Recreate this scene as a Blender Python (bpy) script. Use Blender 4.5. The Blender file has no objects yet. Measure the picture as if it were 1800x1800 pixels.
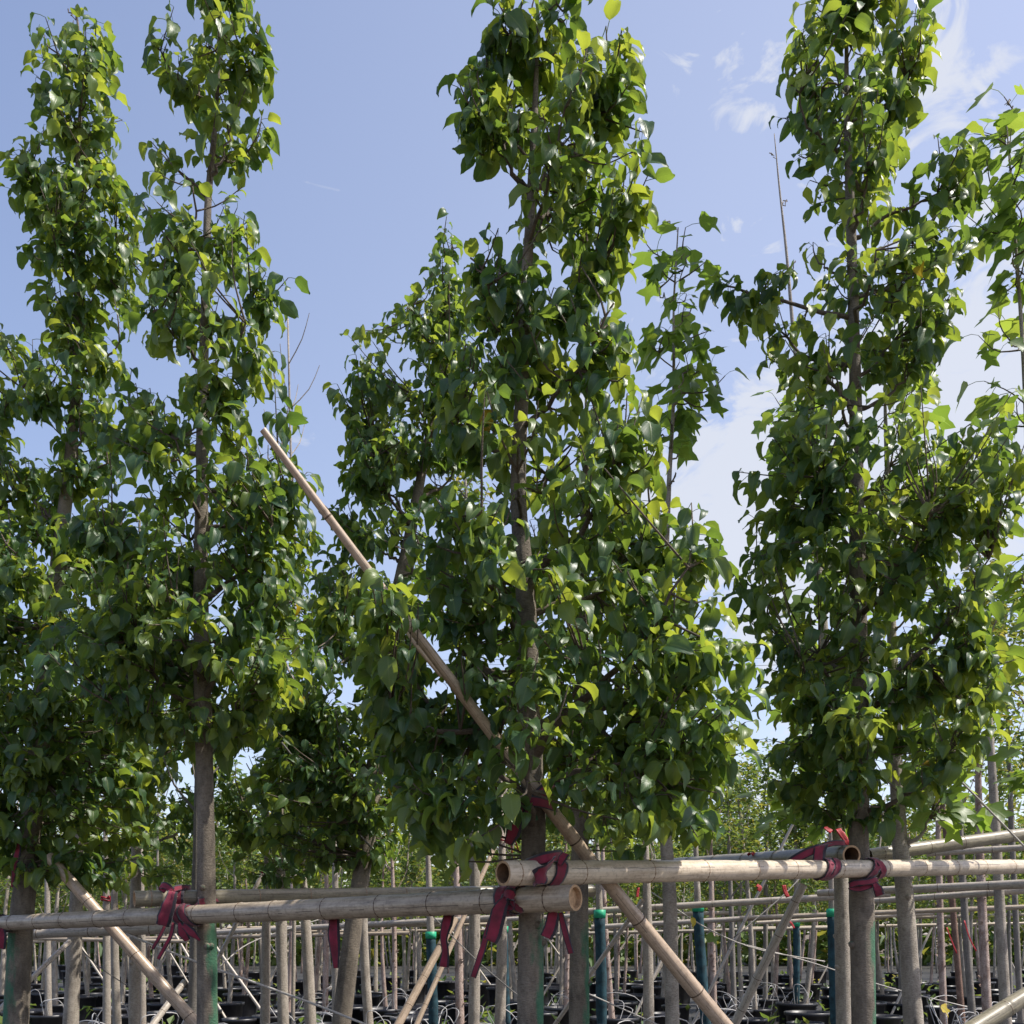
import bpy, math, random
import numpy as np
from mathutils import Vector, Matrix

R = math.radians
C = bpy.context.scene.collection
SC = bpy.context.scene

# ------------------------------------------------------------------ camera
EYE, HOR, FPX = 1.5, 1640.0, 1800.0
cam_d = bpy.data.cameras.new('camera')
cam = bpy.data.objects.new('camera', cam_d); C.objects.link(cam)
cam.location = (0, 0, EYE); cam.rotation_euler = (R(90), 0, 0)
cam_d.sensor_width = 36; cam_d.lens = 36
cam_d.shift_y = (HOR - 900) / 1800.0
cam_d.clip_start = 0.05; cam_d.clip_end = 2000
SC.camera = cam

def P(px, py, d):
    """point seen at photo pixel (px, py) that lies d metres in front of the lens"""
    return np.array([(px - 900) / FPX * d, d, EYE + (HOR - py) / FPX * d])

# ------------------------------------------------------------------ sky, sun, exposure
SUN_AZ, SUN_EL = 95.0, 55.0        # azimuth clockwise from the view direction (+Y)
w = bpy.data.worlds.new('World'); SC.world = w; w.use_nodes = True
nt = w.node_tree; N = nt.nodes; L = nt.links
for n in list(N): N.remove(n)
out = N.new('ShaderNodeOutputWorld'); bg = N.new('ShaderNodeBackground')
sky = N.new('ShaderNodeTexSky'); sky.sky_type = 'NISHITA'; sky.sun_disc = False
sky.sun_elevation = R(SUN_EL); sky.sun_rotation = R(SUN_AZ)
sky.air_density = 1.0; sky.dust_density = 1.3; sky.ozone_density = 2.5; sky.altitude = 30
tint = N.new('ShaderNodeMixRGB'); tint.blend_type = 'MULTIPLY'; tint.inputs[0].default_value = 1
tint.inputs[2].default_value = (1.09, 0.955, 0.95, 1)
L.new(sky.outputs[0], tint.inputs[1])
geo = N.new('ShaderNodeTexCoord')
mp = N.new('ShaderNodeMapping'); mp.inputs['Scale'].default_value = (1.0, 1.0, 1.7)
mp.inputs['Location'].default_value = (3.1, 0.4, 0.35)
L.new(geo.outputs['Generated'], mp.inputs[0])
n1 = N.new('ShaderNodeTexNoise'); n1.inputs['Scale'].default_value = 13; n1.inputs['Detail'].default_value = 9
n1.inputs['Roughness'].default_value = 0.58; n1.inputs['Distortion'].default_value = 1.1
L.new(mp.outputs[0], n1.inputs['Vector'])
n2 = N.new('ShaderNodeTexNoise'); n2.inputs['Scale'].default_value = 1.6; n2.inputs['Detail'].default_value = 3
L.new(mp.outputs[0], n2.inputs['Vector'])
mul = N.new('ShaderNodeMath'); mul.operation = 'MULTIPLY_ADD'
L.new(n2.outputs['Fac'], mul.inputs[0]); mul.inputs[1].default_value = 0.55
amp = N.new('ShaderNodeMath'); amp.operation = 'MULTIPLY_ADD'; amp.inputs[1].default_value = 2.6; amp.inputs[2].default_value = -0.87
L.new(n1.outputs['Fac'], amp.inputs[0]); L.new(amp.outputs[0], mul.inputs[2])
# clouds gather towards the bright side of the sky (the sun's side), thin veil elsewhere
dot = N.new('ShaderNodeVectorMath'); dot.operation = 'DOT_PRODUCT'
dot.inputs[1].default_value = (1.0, 0.25, -0.42)
L.new(geo.outputs['Generated'], dot.inputs[0])
m2 = N.new('ShaderNodeMath'); m2.operation = 'MULTIPLY_ADD'
L.new(dot.outputs['Value'], m2.inputs[0]); m2.inputs[1].default_value = 0.33
L.new(mul.outputs[0], m2.inputs[2])
cr = N.new('ShaderNodeMapRange'); cr.inputs['From Min'].default_value = 0.93; cr.inputs['From Max'].default_value = 1.42
cr.interpolation_type = 'SMOOTHSTEP'; cr.inputs['To Max'].default_value = 0.8
prev = m2.outputs[0]
for cx_, cy_, r_, amt in [(1275, 185, .075, .34), (1340, 140, .055, .3), (1145, 165, .05, .34), (1660, 175, .08, .34), (1440, 160, .06, .28), (1318, 418, .035, .26), (1690, 640, .2, .5), (1250, 870, .19, .5), (1330, 830, .1, .25), (1760, 880, .22, .5), (1420, 1000, .2, .42)]:
    v = Vector(((cx_ - 900) / FPX, 1, (HOR - cy_) / FPX)).normalized()
    ds = N.new('ShaderNodeVectorMath'); ds.operation = 'DISTANCE'; ds.inputs[1].default_value = v; L.new(geo.outputs['Generated'], ds.inputs[0])
    mr_ = N.new('ShaderNodeMapRange'); mr_.interpolation_type = 'SMOOTHSTEP'
    mr_.inputs['From Min'].default_value = r_; mr_.inputs['From Max'].default_value = 0; mr_.inputs['To Max'].default_value = amt
    L.new(ds.outputs['Value'], mr_.inputs['Value'])
    ad = N.new('ShaderNodeMath'); ad.operation = 'ADD'; L.new(prev, ad.inputs[0]); L.new(mr_.outputs[0], ad.inputs[1]); prev = ad.outputs[0]
L.new(prev, cr.inputs['Value'])
cmix = N.new('ShaderNodeMixRGB'); cmix.inputs[2].default_value = (3.4, 3.5, 3.75, 1)
veil = N.new('ShaderNodeMapRange'); veil.inputs['From Min'].default_value = -0.45; veil.inputs['From Max'].default_value = 0.12
veil.inputs['To Min'].default_value = 0.07; veil.inputs['To Max'].default_value = 0.27
L.new(dot.outputs['Value'], veil.inputs['Value'])
vmax = N.new('ShaderNodeMath'); vmax.operation = 'MAXIMUM'; L.new(cr.outputs[0], vmax.inputs[0]); L.new(veil.outputs[0], vmax.inputs[1])
L.new(vmax.outputs[0], cmix.inputs[0]); L.new(tint.outputs[0], cmix.inputs[1])
L.new(cmix.outputs[0], bg.inputs[0]); bg.inputs[1].default_value = 0.15
L.new(bg.outputs[0], out.inputs[0])

sd = bpy.data.lights.new('sun', 'SUN'); sd.energy = 4.1; sd.angle = R(0.53); sd.color = (1.0, 0.95, 0.87)
sun = bpy.data.objects.new('sun', sd); C.objects.link(sun); sun.location = (20, 5, 30)
sv = Vector((math.sin(R(SUN_AZ)) * math.cos(R(SUN_EL)), math.cos(R(SUN_AZ)) * math.cos(R(SUN_EL)), math.sin(R(SUN_EL))))
sun.rotation_euler = sv.to_track_quat('Z', 'Y').to_euler()
SC.view_settings.view_transform = 'Standard'; SC.view_settings.look = 'None'
SC.view_settings.exposure = 0.66; SC.view_settings.gamma = 1.0
SC.view_settings.use_curve_mapping = False
SC.cycles.max_bounces = 8; SC.cycles.transparent_max_bounces = 4

# ------------------------------------------------------------------ materials
def mat(name):
    m = bpy.data.materials.new(name); m.use_nodes = True
    t = m.node_tree; b = t.nodes['Principled BSDF']
    return m, t, t.nodes, t.links, b

def ramp(nodes, stops):
    r = nodes.new('ShaderNodeValToRGB'); e = r.color_ramp.elements
    while len(e) < len(stops): e.new(0.5)
    for k, (p, c) in enumerate(stops):
        e[k].position = p; e[k].color = (*c, 1)
    return r

def noise(nodes, links, vec, scale, detail=4, rough=0.55, dist=0):
    n = nodes.new('ShaderNodeTexNoise'); n.inputs['Scale'].default_value = scale
    n.inputs['Detail'].default_value = detail; n.inputs['Roughness'].default_value = rough
    n.inputs['Distortion'].default_value = dist
    if vec is not None: links.new(vec, n.inputs['Vector'])
    return n

def mapping(nodes, links, vec, scale):
    m = nodes.new('ShaderNodeMapping'); m.inputs['Scale'].default_value = scale
    links.new(vec, m.inputs[0]); return m.outputs[0]

def bump(nodes, links, fac, b, strength, dist):
    bm = nodes.new('ShaderNodeBump'); bm.inputs['Strength'].default_value = strength
    bm.inputs['Distance'].default_value = dist
    links.new(fac, bm.inputs['Height']); links.new(bm.outputs[0], b.inputs['Normal'])

def leaf_mat(name, stops, tstops, tfac, rough, veins=True):
    m, t, n, l, b = mat(name)
    at = n.new('ShaderNodeAttribute'); at.attribute_name = 'rnd'
    oi = n.new('ShaderNodeAttribute'); oi.attribute_type = 'OBJECT'; oi.attribute_name = 'tone'
    add = n.new('ShaderNodeMath'); add.operation = 'ADD'; l.new(at.outputs['Fac'], add.inputs[0]); l.new(oi.outputs['Fac'], add.inputs[1])
    fr = n.new('ShaderNodeMath'); fr.operation = 'MINIMUM'; l.new(add.outputs[0], fr.inputs[0]); fr.inputs[1].default_value = 1.0
    r1 = ramp(n, stops); r2 = ramp(n, tstops)
    l.new(fr.outputs[0], r1.inputs[0]); l.new(fr.outputs[0], r2.inputs[0])
    col = r1.outputs[0]
    if veins:
        uv = n.new('ShaderNodeUVMap'); sx = n.new('ShaderNodeSeparateXYZ'); l.new(uv.outputs[0], sx.inputs[0])
        s = n.new('ShaderNodeMath'); s.operation = 'SUBTRACT'; l.new(sx.outputs[0], s.inputs[0]); s.inputs[1].default_value = 0.5
        a = n.new('ShaderNodeMath'); a.operation = 'ABSOLUTE'; l.new(s.outputs[0], a.inputs[0])
        mr = n.new('ShaderNodeMapRange'); mr.inputs['From Min'].default_value = 0.02; mr.inputs['From Max'].default_value = 0.05
        mr.inputs['To Min'].default_value = 0.75; mr.inputs['To Max'].default_value = 0
        l.new(a.outputs[0], mr.inputs['Value'])
        # side veins running up and out from the midrib
        sv_ = n.new('ShaderNodeMath'); sv_.operation = 'MULTIPLY_ADD'; l.new(a.outputs[0], sv_.inputs[0]); sv_.inputs[1].default_value = -0.75; l.new(sx.outputs[1], sv_.inputs[2])
        sc = n.new('ShaderNodeMath'); sc.operation = 'MULTIPLY'; l.new(sv_.outputs[0], sc.inputs[0]); sc.inputs[1].default_value = 50
        si = n.new('ShaderNodeMath'); si.operation = 'SINE'; l.new(sc.outputs[0], si.inputs[0])
        m3 = n.new('ShaderNodeMapRange'); m3.inputs['From Min'].default_value = 0.75; m3.inputs['From Max'].default_value = 1; m3.inputs['To Max'].default_value = 0.22
        l.new(si.outputs[0], m3.inputs['Value'])
        mx = n.new('ShaderNodeMath'); mx.operation = 'MAXIMUM'; l.new(mr.outputs[0], mx.inputs[0]); l.new(m3.outputs[0], mx.inputs[1])
        tc = n.new('ShaderNodeTexCoord')
        nz = noise(n, l, tc.outputs['Object'], 40, 3)
        mot = n.new('ShaderNodeMixRGB'); mot.blend_type = 'MULTIPLY'; mot.inputs[0].default_value = 0.5
        l.new(col, mot.inputs[1]); l.new(nz.outputs['Fac'], mot.inputs[2])
        br = n.new('ShaderNodeMixRGB'); br.blend_type = 'ADD'; br.inputs[0].default_value = 0.35; l.new(mot.outputs[0], br.inputs[1]); l.new(col, br.inputs[2])
        mc = n.new('ShaderNodeMixRGB'); l.new(mx.outputs[0], mc.inputs[0]); l.new(br.outputs[0], mc.inputs[1]); mc.inputs[2].default_value = (0.16, 0.22, 0.07, 1)
        col = mc.outputs[0]
        bump(n, l, mx.outputs[0], b, 0.35, 0.002)
    l.new(col, b.inputs['Base Color'])
    b.inputs['Roughness'].default_value = rough
    b.inputs['Specular IOR Level'].default_value = 0.5
    tr = n.new('ShaderNodeBsdfTranslucent'); l.new(r2.outputs[0], tr.inputs[0])
    ms = n.new('ShaderNodeMixShader'); ms.inputs[0].default_value = tfac
    l.new(b.outputs[0], ms.inputs[1]); l.new(tr.outputs[0], ms.inputs[2])
    l.new(ms.outputs[0], n['Material Output'].inputs[0])
    return m

M_LEAF = leaf_mat('glossy_leaf',
    [(0, (0.024, 0.066, 0.036)), (0.35, (0.038, 0.088, 0.036)), (0.6, (0.062, 0.118, 0.036)), (0.8, (0.12, 0.18, 0.04)), (0.999, (0.11, 0.16, 0.025)), (1.0, (0.42, 0.26, 0.02))],
    [(0, (0.15, 0.27, 0.035)), (0.45, (0.30, 0.42, 0.045)), (0.8, (0.56, 0.62, 0.06)), (0.998, (0.42, 0.54, 0.05)), (1.0, (0.6, 0.45, 0.03))], 0.42, 0.40)
M_LEAF_TULIP = leaf_mat('tulip_leaf',
    [(0, (0.05, 0.11, 0.03)), (0.6, (0.08, 0.15, 0.035)), (0.985, (0.12, 0.18, 0.04)), (1.0, (0.42, 0.28, 0.03))],
    [(0, (0.2, 0.33, 0.035)), (0.6, (0.32, 0.45, 0.05)), (0.985, (0.44, 0.54, 0.06)), (1.0, (0.7, 0.55, 0.05))], 0.5, 0.42)
M_LEAF_FAR = leaf_mat('far_leaf',
    [(0, (0.06, 0.125, 0.035)), (0.5, (0.11, 0.175, 0.04)), (0.9, (0.17, 0.22, 0.05)), (1.0, (0.3, 0.24, 0.05))],
    [(0, (0.16, 0.26, 0.04)), (0.6, (0.3, 0.38, 0.06)), (1.0, (0.5, 0.42, 0.06))], 0.42, 0.5, veins=False)
M_LEAF_YELLOW = leaf_mat('yellow_leaf',
    [(0, (0.55, 0.36, 0.03)), (1.0, (0.5, 0.42, 0.05))], [(0, (0.7, 0.48, 0.04)), (1.0, (0.65, 0.55, 0.06))], 0.4, 0.5)

def bark_mat(name, c1, c2, spots=0.5, paint=None, paint_u=0.5, paint_v=(0, 1.6)):
    m, t, n, l, b = mat(name)
    uv = n.new('ShaderNodeUVMap'); tc = n.new('ShaderNodeTexCoord')
    nz = noise(n, l, mapping(n, l, tc.outputs['Object'], (1, 1, 0.5)), 7.5, 9, 0.72, 0.4)
    r = ramp(n, [(0.36, c1), (0.62, c2)]); l.new(nz.outputs['Fac'], r.inputs[0])
    nf = noise(n, l, mapping(n, l, tc.outputs['Object'], (1, 1, 2.6)), 60, 5, 0.75)
    rf = ramp(n, [(0.38, (0.45,) * 3), (0.52, (1, 1, 1)), (0.75, (1.25,) * 3)]); l.new(nf.outputs['Fac'], rf.inputs[0])
    mm = n.new('ShaderNodeMixRGB'); mm.blend_type = 'MULTIPLY'; mm.inputs[0].default_value = spots
    l.new(r.outputs[0], mm.inputs[1]); l.new(rf.outputs[0], mm.inputs[2])
    vo = n.new('ShaderNodeTexVoronoi'); vo.inputs['Scale'].default_value = 9
    l.new(mapping(n, l, tc.outputs['Object'], (1, 1, 0.6)), vo.inputs['Vector'])
    rv = n.new('ShaderNodeMapRange'); rv.inputs['From Min'].default_value = 0.04; rv.inputs['From Max'].default_value = 0.16
    rv.inputs['To Min'].default_value = 0.35; rv.inputs['To Max'].default_value = 1.0
    l.new(vo.outputs['Distance'], rv.inputs['Value'])
    kn = n.new('ShaderNodeMixRGB'); kn.blend_type = 'MULTIPLY'; kn.inputs[0].default_value = 0.8
    l.new(mm.outputs[0], kn.inputs[1]); l.new(rv.outputs[0], kn.inputs[2])
    col = kn.outputs[0]
    if paint:
        sx = n.new('ShaderNodeSeparateXYZ'); l.new(uv.outputs[0], sx.inputs[0])
        np_ = noise(n, l, mapping(n, l, tc.outputs['Object'], (1, 1, 0.3)), 8, 5, 0.65)
        d = n.new('ShaderNodeMath'); d.operation = 'SUBTRACT'; l.new(sx.outputs[0], d.inputs[0]); d.inputs[1].default_value = paint_u
        ab = n.new('ShaderNodeMath'); ab.operation = 'ABSOLUTE'; l.new(d.outputs[0], ab.inputs[0])
        f = n.new('ShaderNodeMath'); f.operation = 'MULTIPLY_ADD'; l.new(np_.outputs['Fac'], f.inputs[0]); f.inputs[1].default_value = -0.95; l.new(ab.outputs[0], f.inputs[2])
        g = n.new('ShaderNodeMapRange'); g.inputs['From Min'].default_value = -0.36; g.inputs['From Max'].default_value = -0.46
        l.new(f.outputs[0], g.inputs['Value'])
        h = n.new('ShaderNodeMath'); h.operation = 'LESS_THAN'; l.new(sx.outputs[1], h.inputs[0]); h.inputs[1].default_value = paint_v[1]
        k = n.new('ShaderNodeMath'); k.operation = 'MULTIPLY'; l.new(g.outputs[0], k.inputs[0]); l.new(h.outputs[0], k.inputs[1])
        k2 = n.new('ShaderNodeMath'); k2.operation = 'MULTIPLY'; l.new(k.outputs[0], k2.inputs[0]); k2.inputs[1].default_value = 0.72
        pm = n.new('ShaderNodeMixRGB'); l.new(k2.outputs[0], pm.inputs[0]); l.new(col, pm.inputs[1]); pm.inputs[2].default_value = (*paint, 1)
        col = pm.outputs[0]
    l.new(col, b.inputs['Base Color']); b.inputs['Roughness'].default_value = 0.88
    bump(n, l, nf.outputs['Fac'], b, 0.9, 0.012)
    return m

BK = ((0.095, 0.078, 0.060), (0.275, 0.23, 0.175))
M_BARK = bark_mat('grey_brown_bark', *BK)
PAINT = (0.015, 0.17, 0.085)
M_BARK_P1 = bark_mat('painted_bark', *BK, paint=PAINT, paint_u=0.44, paint_v=(0, 1.56))
M_BARK_P2 = bark_mat('painted_bark_side', *BK, paint=PAINT, paint_u=0.15, paint_v=(0, 1.5))
M_BRANCH = bark_mat('branch_bark', (0.085, 0.062, 0.045), (0.19, 0.15, 0.115), 0.6)
M_BARK_GREY = bark_mat('pale_grey_bark', (0.24, 0.205, 0.165), (0.48, 0.42, 0.345), 0.6)
M_BARK_DARK = bark_mat('dark_grey_bark', (0.15, 0.135, 0.115), (0.29, 0.26, 0.225), 0.5)
M_BARK_PEEL = bark_mat('peeling_pink_bark', (0.20, 0.12, 0.09), (0.58, 0.46, 0.39), 0.75)
M_BARK_RED = bark_mat('reddish_bark', (0.13, 0.07, 0.05), (0.30, 0.19, 0.14), 0.7)

def bamboo_mat(name, c1, c2, stain, amount):
    m, t, n, l, b = mat(name)
    uv = n.new('ShaderNodeUVMap'); tc = n.new('ShaderNodeTexCoord'); oi = n.new('ShaderNodeObjectInfo')
    nz = noise(n, l, mapping(n, l, uv.outputs[0], (26, 2.2, 1)), 1.6, 6, 0.6)
    r = ramp(n, [(0.3, c1), (0.7, c2)]); l.new(nz.outputs['Fac'], r.inputs[0])
    ns = noise(n, l, mapping(n, l, uv.outputs[0], (4, 3.2, 1)), 2.2, 8, 0.7)
    rs = n.new('ShaderNodeMapRange'); rs.inputs['From Min'].default_value = 0.48; rs.inputs['From Max'].default_value = 0.72; rs.inputs['To Max'].default_value = amount
    l.new(ns.outputs['Fac'], rs.inputs['Value'])
    mm = n.new('ShaderNodeMixRGB'); l.new(rs.outputs[0], mm.inputs[0]); l.new(r.outputs[0], mm.inputs[1]); mm.inputs[2].default_value = (*stain, 1)
    nd = noise(n, l, tc.outputs['Object'], 55, 5, 0.75)
    rd = ramp(n, [(0.36, (0.5, 0.48, 0.46)), (0.5, (1, 1, 1))]); l.new(nd.outputs['Fac'], rd.inputs[0])
    md = n.new('ShaderNodeMixRGB'); md.blend_type = 'MULTIPLY'; md.inputs[0].default_value = 0.55
    l.new(mm.outputs[0], md.inputs[1]); l.new(rd.outputs[0], md.inputs[2])
    sx = n.new('ShaderNodeSeparateXYZ'); l.new(uv.outputs[0], sx.inputs[0])
    wob = noise(n, l, mapping(n, l, uv.outputs[0], (0.01, 3, 1)), 2.0, 4)
    cu = n.new('ShaderNodeMath'); cu.operation = 'MULTIPLY_ADD'; l.new(wob.outputs['Fac'], cu.inputs[0]); cu.inputs[1].default_value = 0.05; l.new(sx.outputs[0], cu.inputs[2])
    cd = n.new('ShaderNodeMath'); cd.operation = 'SUBTRACT'; l.new(cu.outputs[0], cd.inputs[0]); cd.inputs[1].default_value = 0.235
    ca = n.new('ShaderNodeMath'); ca.operation = 'ABSOLUTE'; l.new(cd.outputs[0], ca.inputs[0])
    cl_ = n.new('ShaderNodeMapRange'); cl_.inputs['From Min'].default_value = 0.003; cl_.inputs['From Max'].default_value = 0.008; cl_.inputs['To Min'].default_value = 0.8; cl_.inputs['To Max'].default_value = 0
    l.new(ca.outputs[0], cl_.inputs['Value'])
    cn = noise(n, l, mapping(n, l, uv.outputs[0], (0.01, 1.3, 1)), 1.7, 2)
    cg = n.new('ShaderNodeMath'); cg.operation = 'GREATER_THAN'; l.new(cn.outputs['Fac'], cg.inputs[0]); cg.inputs[1].default_value = 0.5
    cm = n.new('ShaderNodeMath'); cm.operation = 'MULTIPLY'; l.new(cl_.outputs[0], cm.inputs[0]); l.new(cg.outputs[0], cm.inputs[1])
    mk = n.new('ShaderNodeMixRGB'); l.new(cm.outputs[0], mk.inputs[0]); l.new(md.outputs[0], mk.inputs[1]); mk.inputs[2].default_value = (0.05, 0.038, 0.028, 1)
    l.new(mk.outputs[0], b.inputs['Base Color'])
    b.inputs['Roughness'].default_value = 0.36
    bump(n, l, nz.outputs['Fac'], b, 0.25, 0.002)
    return m
M_BAMBOO = bamboo_mat('straw_bamboo', (0.31, 0.245, 0.175), (0.52, 0.43, 0.32), (0.15, 0.115, 0.08), 0.9)
M_BAMBOO_PALE = bamboo_mat('pale_bamboo', (0.48, 0.385, 0.275), (0.69, 0.59, 0.46), (0.26, 0.195, 0.135), 0.75)
M_BAMBOO_OLIVE = bamboo_mat('olive_grey_bamboo', (0.19, 0.165, 0.11), (0.33, 0.29, 0.20), (0.10, 0.085, 0.06), 0.8)
M_BAMBOO_GREY = bamboo_mat('weathered_bamboo', (0.36, 0.31, 0.25), (0.52, 0.46, 0.385), (0.17, 0.145, 0.12), 0.6)
M_BAMBOO_BRACE = bamboo_mat('tan_bamboo', (0.34, 0.245, 0.17), (0.55, 0.43, 0.315), (0.22, 0.165, 0.12), 0.6)

def plain(name, col, rough=0.6, nscale=0, namt=0.3, spec=0.4, var=0.0):
    m, t, n, l, b = mat(name)
    b.inputs['Base Color'].default_value = (*col, 1); b.inputs['Roughness'].default_value = rough
    b.inputs['Specular IOR Level'].default_value = spec
    if nscale:
        tc = n.new('ShaderNodeTexCoord'); nz = noise(n, l, tc.outputs['Object'], nscale, 6, 0.65)
        r = ramp(n, [(0.3, tuple(c * (1 - namt) for c in col)), (0.7, tuple(min(1, c * (1 + namt)) for c in col))])
        l.new(nz.outputs['Fac'], r.inputs[0])
        l.new(r.outputs[0], b.inputs['Base Color']); bump(n, l, nz.outputs['Fac'], b, 0.3, 0.004)
    return m
M_NODE = plain('bamboo_node', (0.10, 0.066, 0.042), 0.7, 40, 0.4)
M_NODE_PALE = plain('bamboo_node_pale', (0.24, 0.16, 0.10), 0.7, 40, 0.4)
M_CUT = plain('cut_bamboo', (0.42, 0.27, 0.15), 0.8, 60, 0.35)
M_HOLLOW = plain('bamboo_hollow', (0.17, 0.095, 0.05), 0.9, 30, 0.4)
M_TEAL = plain('teal_wrap', (0.013, 0.046, 0.060), 0.8, 16, 0.7)
M_GREEN_TAPE = plain('green_tape', (0.02, 0.35, 0.18), 0.5, 20, 0.3)
M_RED = plain('red_string', (0.34, 0.012, 0.02), 0.6, 30, 0.3)
M_POT = plain('black_pot_plastic', (0.022, 0.022, 0.026), 0.42, 14, 0.5, 0.5)
M_SOIL = plain('pot_soil', (0.10, 0.07, 0.045), 0.95, 25, 0.5)
M_TUBE = plain('white_tube', (0.42, 0.41, 0.40), 0.4, 20, 0.2)
M_ROPE = plain('pale_rope', (0.45, 0.42, 0.38), 0.9, 160, 0.5)
M_ROPE_DARK = plain('grey_wire', (0.16, 0.15, 0.14), 0.7, 60, 0.4)
M_CABLE = plain('power_cable', (0.12, 0.12, 0.13), 0.6)
M_CONC = plain('concrete_pole', (0.4, 0.39, 0.37), 0.85, 6, 0.2)

def strap_mat():
    m, t, n, l, b = mat('crimson_cloth')
    uv = n.new('ShaderNodeUVMap'); sx = n.new('ShaderNodeSeparateXYZ'); l.new(uv.outputs[0], sx.inputs[0])
    tc = n.new('ShaderNodeTexCoord')
    nz = noise(n, l, mapping(n, l, uv.outputs[0], (1, 30, 1)), 8, 3)
    a = n.new('ShaderNodeMath'); a.operation = 'MULTIPLY_ADD'; l.new(nz.outputs['Fac'], a.inputs[0]); a.inputs[1].default_value = 0.10; l.new(sx.outputs[0], a.inputs[2])
    g = n.new('ShaderNodeMath'); g.operation = 'GREATER_THAN'; l.new(a.outputs[0], g.inputs[0]); g.inputs[1].default_value = 0.83
    g2 = n.new('ShaderNodeMath'); g2.operation = 'LESS_THAN'; l.new(a.outputs[0], g2.inputs[0]); g2.inputs[1].default_value = 0.15
    mx = n.new('ShaderNodeMath'); mx.operation = 'MAXIMUM'; l.new(g.outputs[0], mx.inputs[0]); l.new(g2.outputs[0], mx.inputs[1])
    n2 = noise(n, l, tc.outputs['Object'], 16, 4)
    r = ramp(n, [(0.3, (0.10, 0.007, 0.018)), (0.7, (0.25, 0.013, 0.042))]); l.new(n2.outputs['Fac'], r.inputs[0])
    mc = n.new('ShaderNodeMixRGB'); l.new(mx.outputs[0], mc.inputs[0]); l.new(r.outputs[0], mc.inputs[1]); mc.inputs[2].default_value = (0.02, 0.014, 0.022, 1)
    l.new(mc.outputs[0], b.inputs['Base Color']); b.inputs['Roughness'].default_value = 0.8
    b.inputs['Sheen Weight'].default_value = 0.25
    wv = n.new('ShaderNodeTexWave'); wv.inputs['Scale'].default_value = 14; l.new(uv.outputs[0], wv.inputs['Vector'])
    bump(n, l, n2.outputs['Fac'], b, 0.5, 0.006)
    return m
M_STRAP = strap_mat()

def ground_mat():
    m, t, n, l, b = mat('soil_ground')
    tc = n.new('ShaderNodeTexCoord')
    a = noise(n, l, tc.outputs['Object'], 0.5, 8, 0.6); f = noise(n, l, tc.outputs['Object'], 7, 8, 0.75)
    r = ramp(n, [(0.35, (0.10, 0.075, 0.05)), (0.65, (0.19, 0.145, 0.10))]); l.new(a.outputs['Fac'], r.inputs[0])
    rf = ramp(n, [(0.35, (0.4, 0.38, 0.36)), (0.6, (1, 1, 1))]); l.new(f.outputs['Fac'], rf.inputs[0])
    mm = n.new('ShaderNodeMixRGB'); mm.blend_type = 'MULTIPLY'; mm.inputs[0].default_value = 0.8
    l.new(r.outputs[0], mm.inputs[1]); l.new(rf.outputs[0], mm.inputs[2]); l.new(mm.outputs[0], b.inputs['Base Color'])
    b.inputs['Roughness'].default_value = 0.95; bump(n, l, f.outputs['Fac'], b, 0.8, 0.05)
    return m
M_GROUND = ground_mat()
def mat_fabric():
    m, t, n, l, b = mat('weed_fabric')
    tc = n.new('ShaderNodeTexCoord'); a = noise(n, l, tc.outputs['Object'], 1.7, 8, 0.7)
    r = ramp(n, [(0.4, (0.016, 0.016, 0.018)), (0.62, (0.05, 0.045, 0.04)), (0.75, (0.16, 0.12, 0.09))]); l.new(a.outputs['Fac'], r.inputs[0])
    l.new(r.outputs[0], b.inputs['Base Color']); b.inputs['Roughness'].default_value = 0.6; bump(n, l, a.outputs['Fac'], b, 0.5, 0.05)
    return m
M_FABRIC = mat_fabric()

# ------------------------------------------------------------------ mesh helpers
class MB:
    """collects vertices, faces, uvs, a per-vertex random number and a material index"""
    def __init__(s): s.v = []; s.f = []; s.uv = []; s.r = []; s.mi = []; s.n = 0
    def add(s, v, f, uv=None, rnd=0.0, mi=0):
        v = np.asarray(v, float); k = len(v)
        s.v.append(v); s.f.extend([tuple(i + s.n for i in q) for q in f])
        s.uv.append(np.zeros((k, 2)) if uv is None else np.asarray(uv, float))
        s.r.append(np.full(k, rnd) if np.isscalar(rnd) else np.asarray(rnd))
        s.mi.extend([mi] * len(f)); s.n += k
        return s
    def mesh(s, name, mats, origin=(0, 0, 0), smooth=True):
        me = bpy.data.meshes.new(name)
        v = np.concatenate(s.v) - np.asarray(origin)
        me.from_pydata(v.tolist(), [], s.f)
        uv = np.concatenate(s.uv)
        lay = me.uv_layers.new(name='UVMap')
        li = np.zeros(len(me.loops), dtype=np.int32); me.loops.foreach_get('vertex_index', li)
        lay.data.foreach_set('uv', uv[li].astype(np.float32).ravel())
        a = me.attributes.new('rnd', 'FLOAT', 'POINT'); a.data.foreach_set('value', np.concatenate(s.r).astype(np.float32))
        for m in (mats if isinstance(mats, (list, tuple)) else [mats]): me.materials.append(m)
        if any(s.mi): me.polygons.foreach_set('material_index', np.array(s.mi, dtype=np.int32))
        me.polygons.foreach_set('use_smooth', np.full(len(me.polygons), smooth))
        me.update()
        return me
    def build(s, name, mats, parent=None, smooth=True, kind=None, label=None):
        o_ = np.array(parent.location) if parent is not None else np.zeros(3)
        o = bpy.data.objects.new(name, s.mesh(name, mats, o_, smooth)); C.objects.link(o)
        if parent is not None: o.parent = parent
        if kind: o['kind'] = kind
        if label: o['label'] = label
        return o

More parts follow.
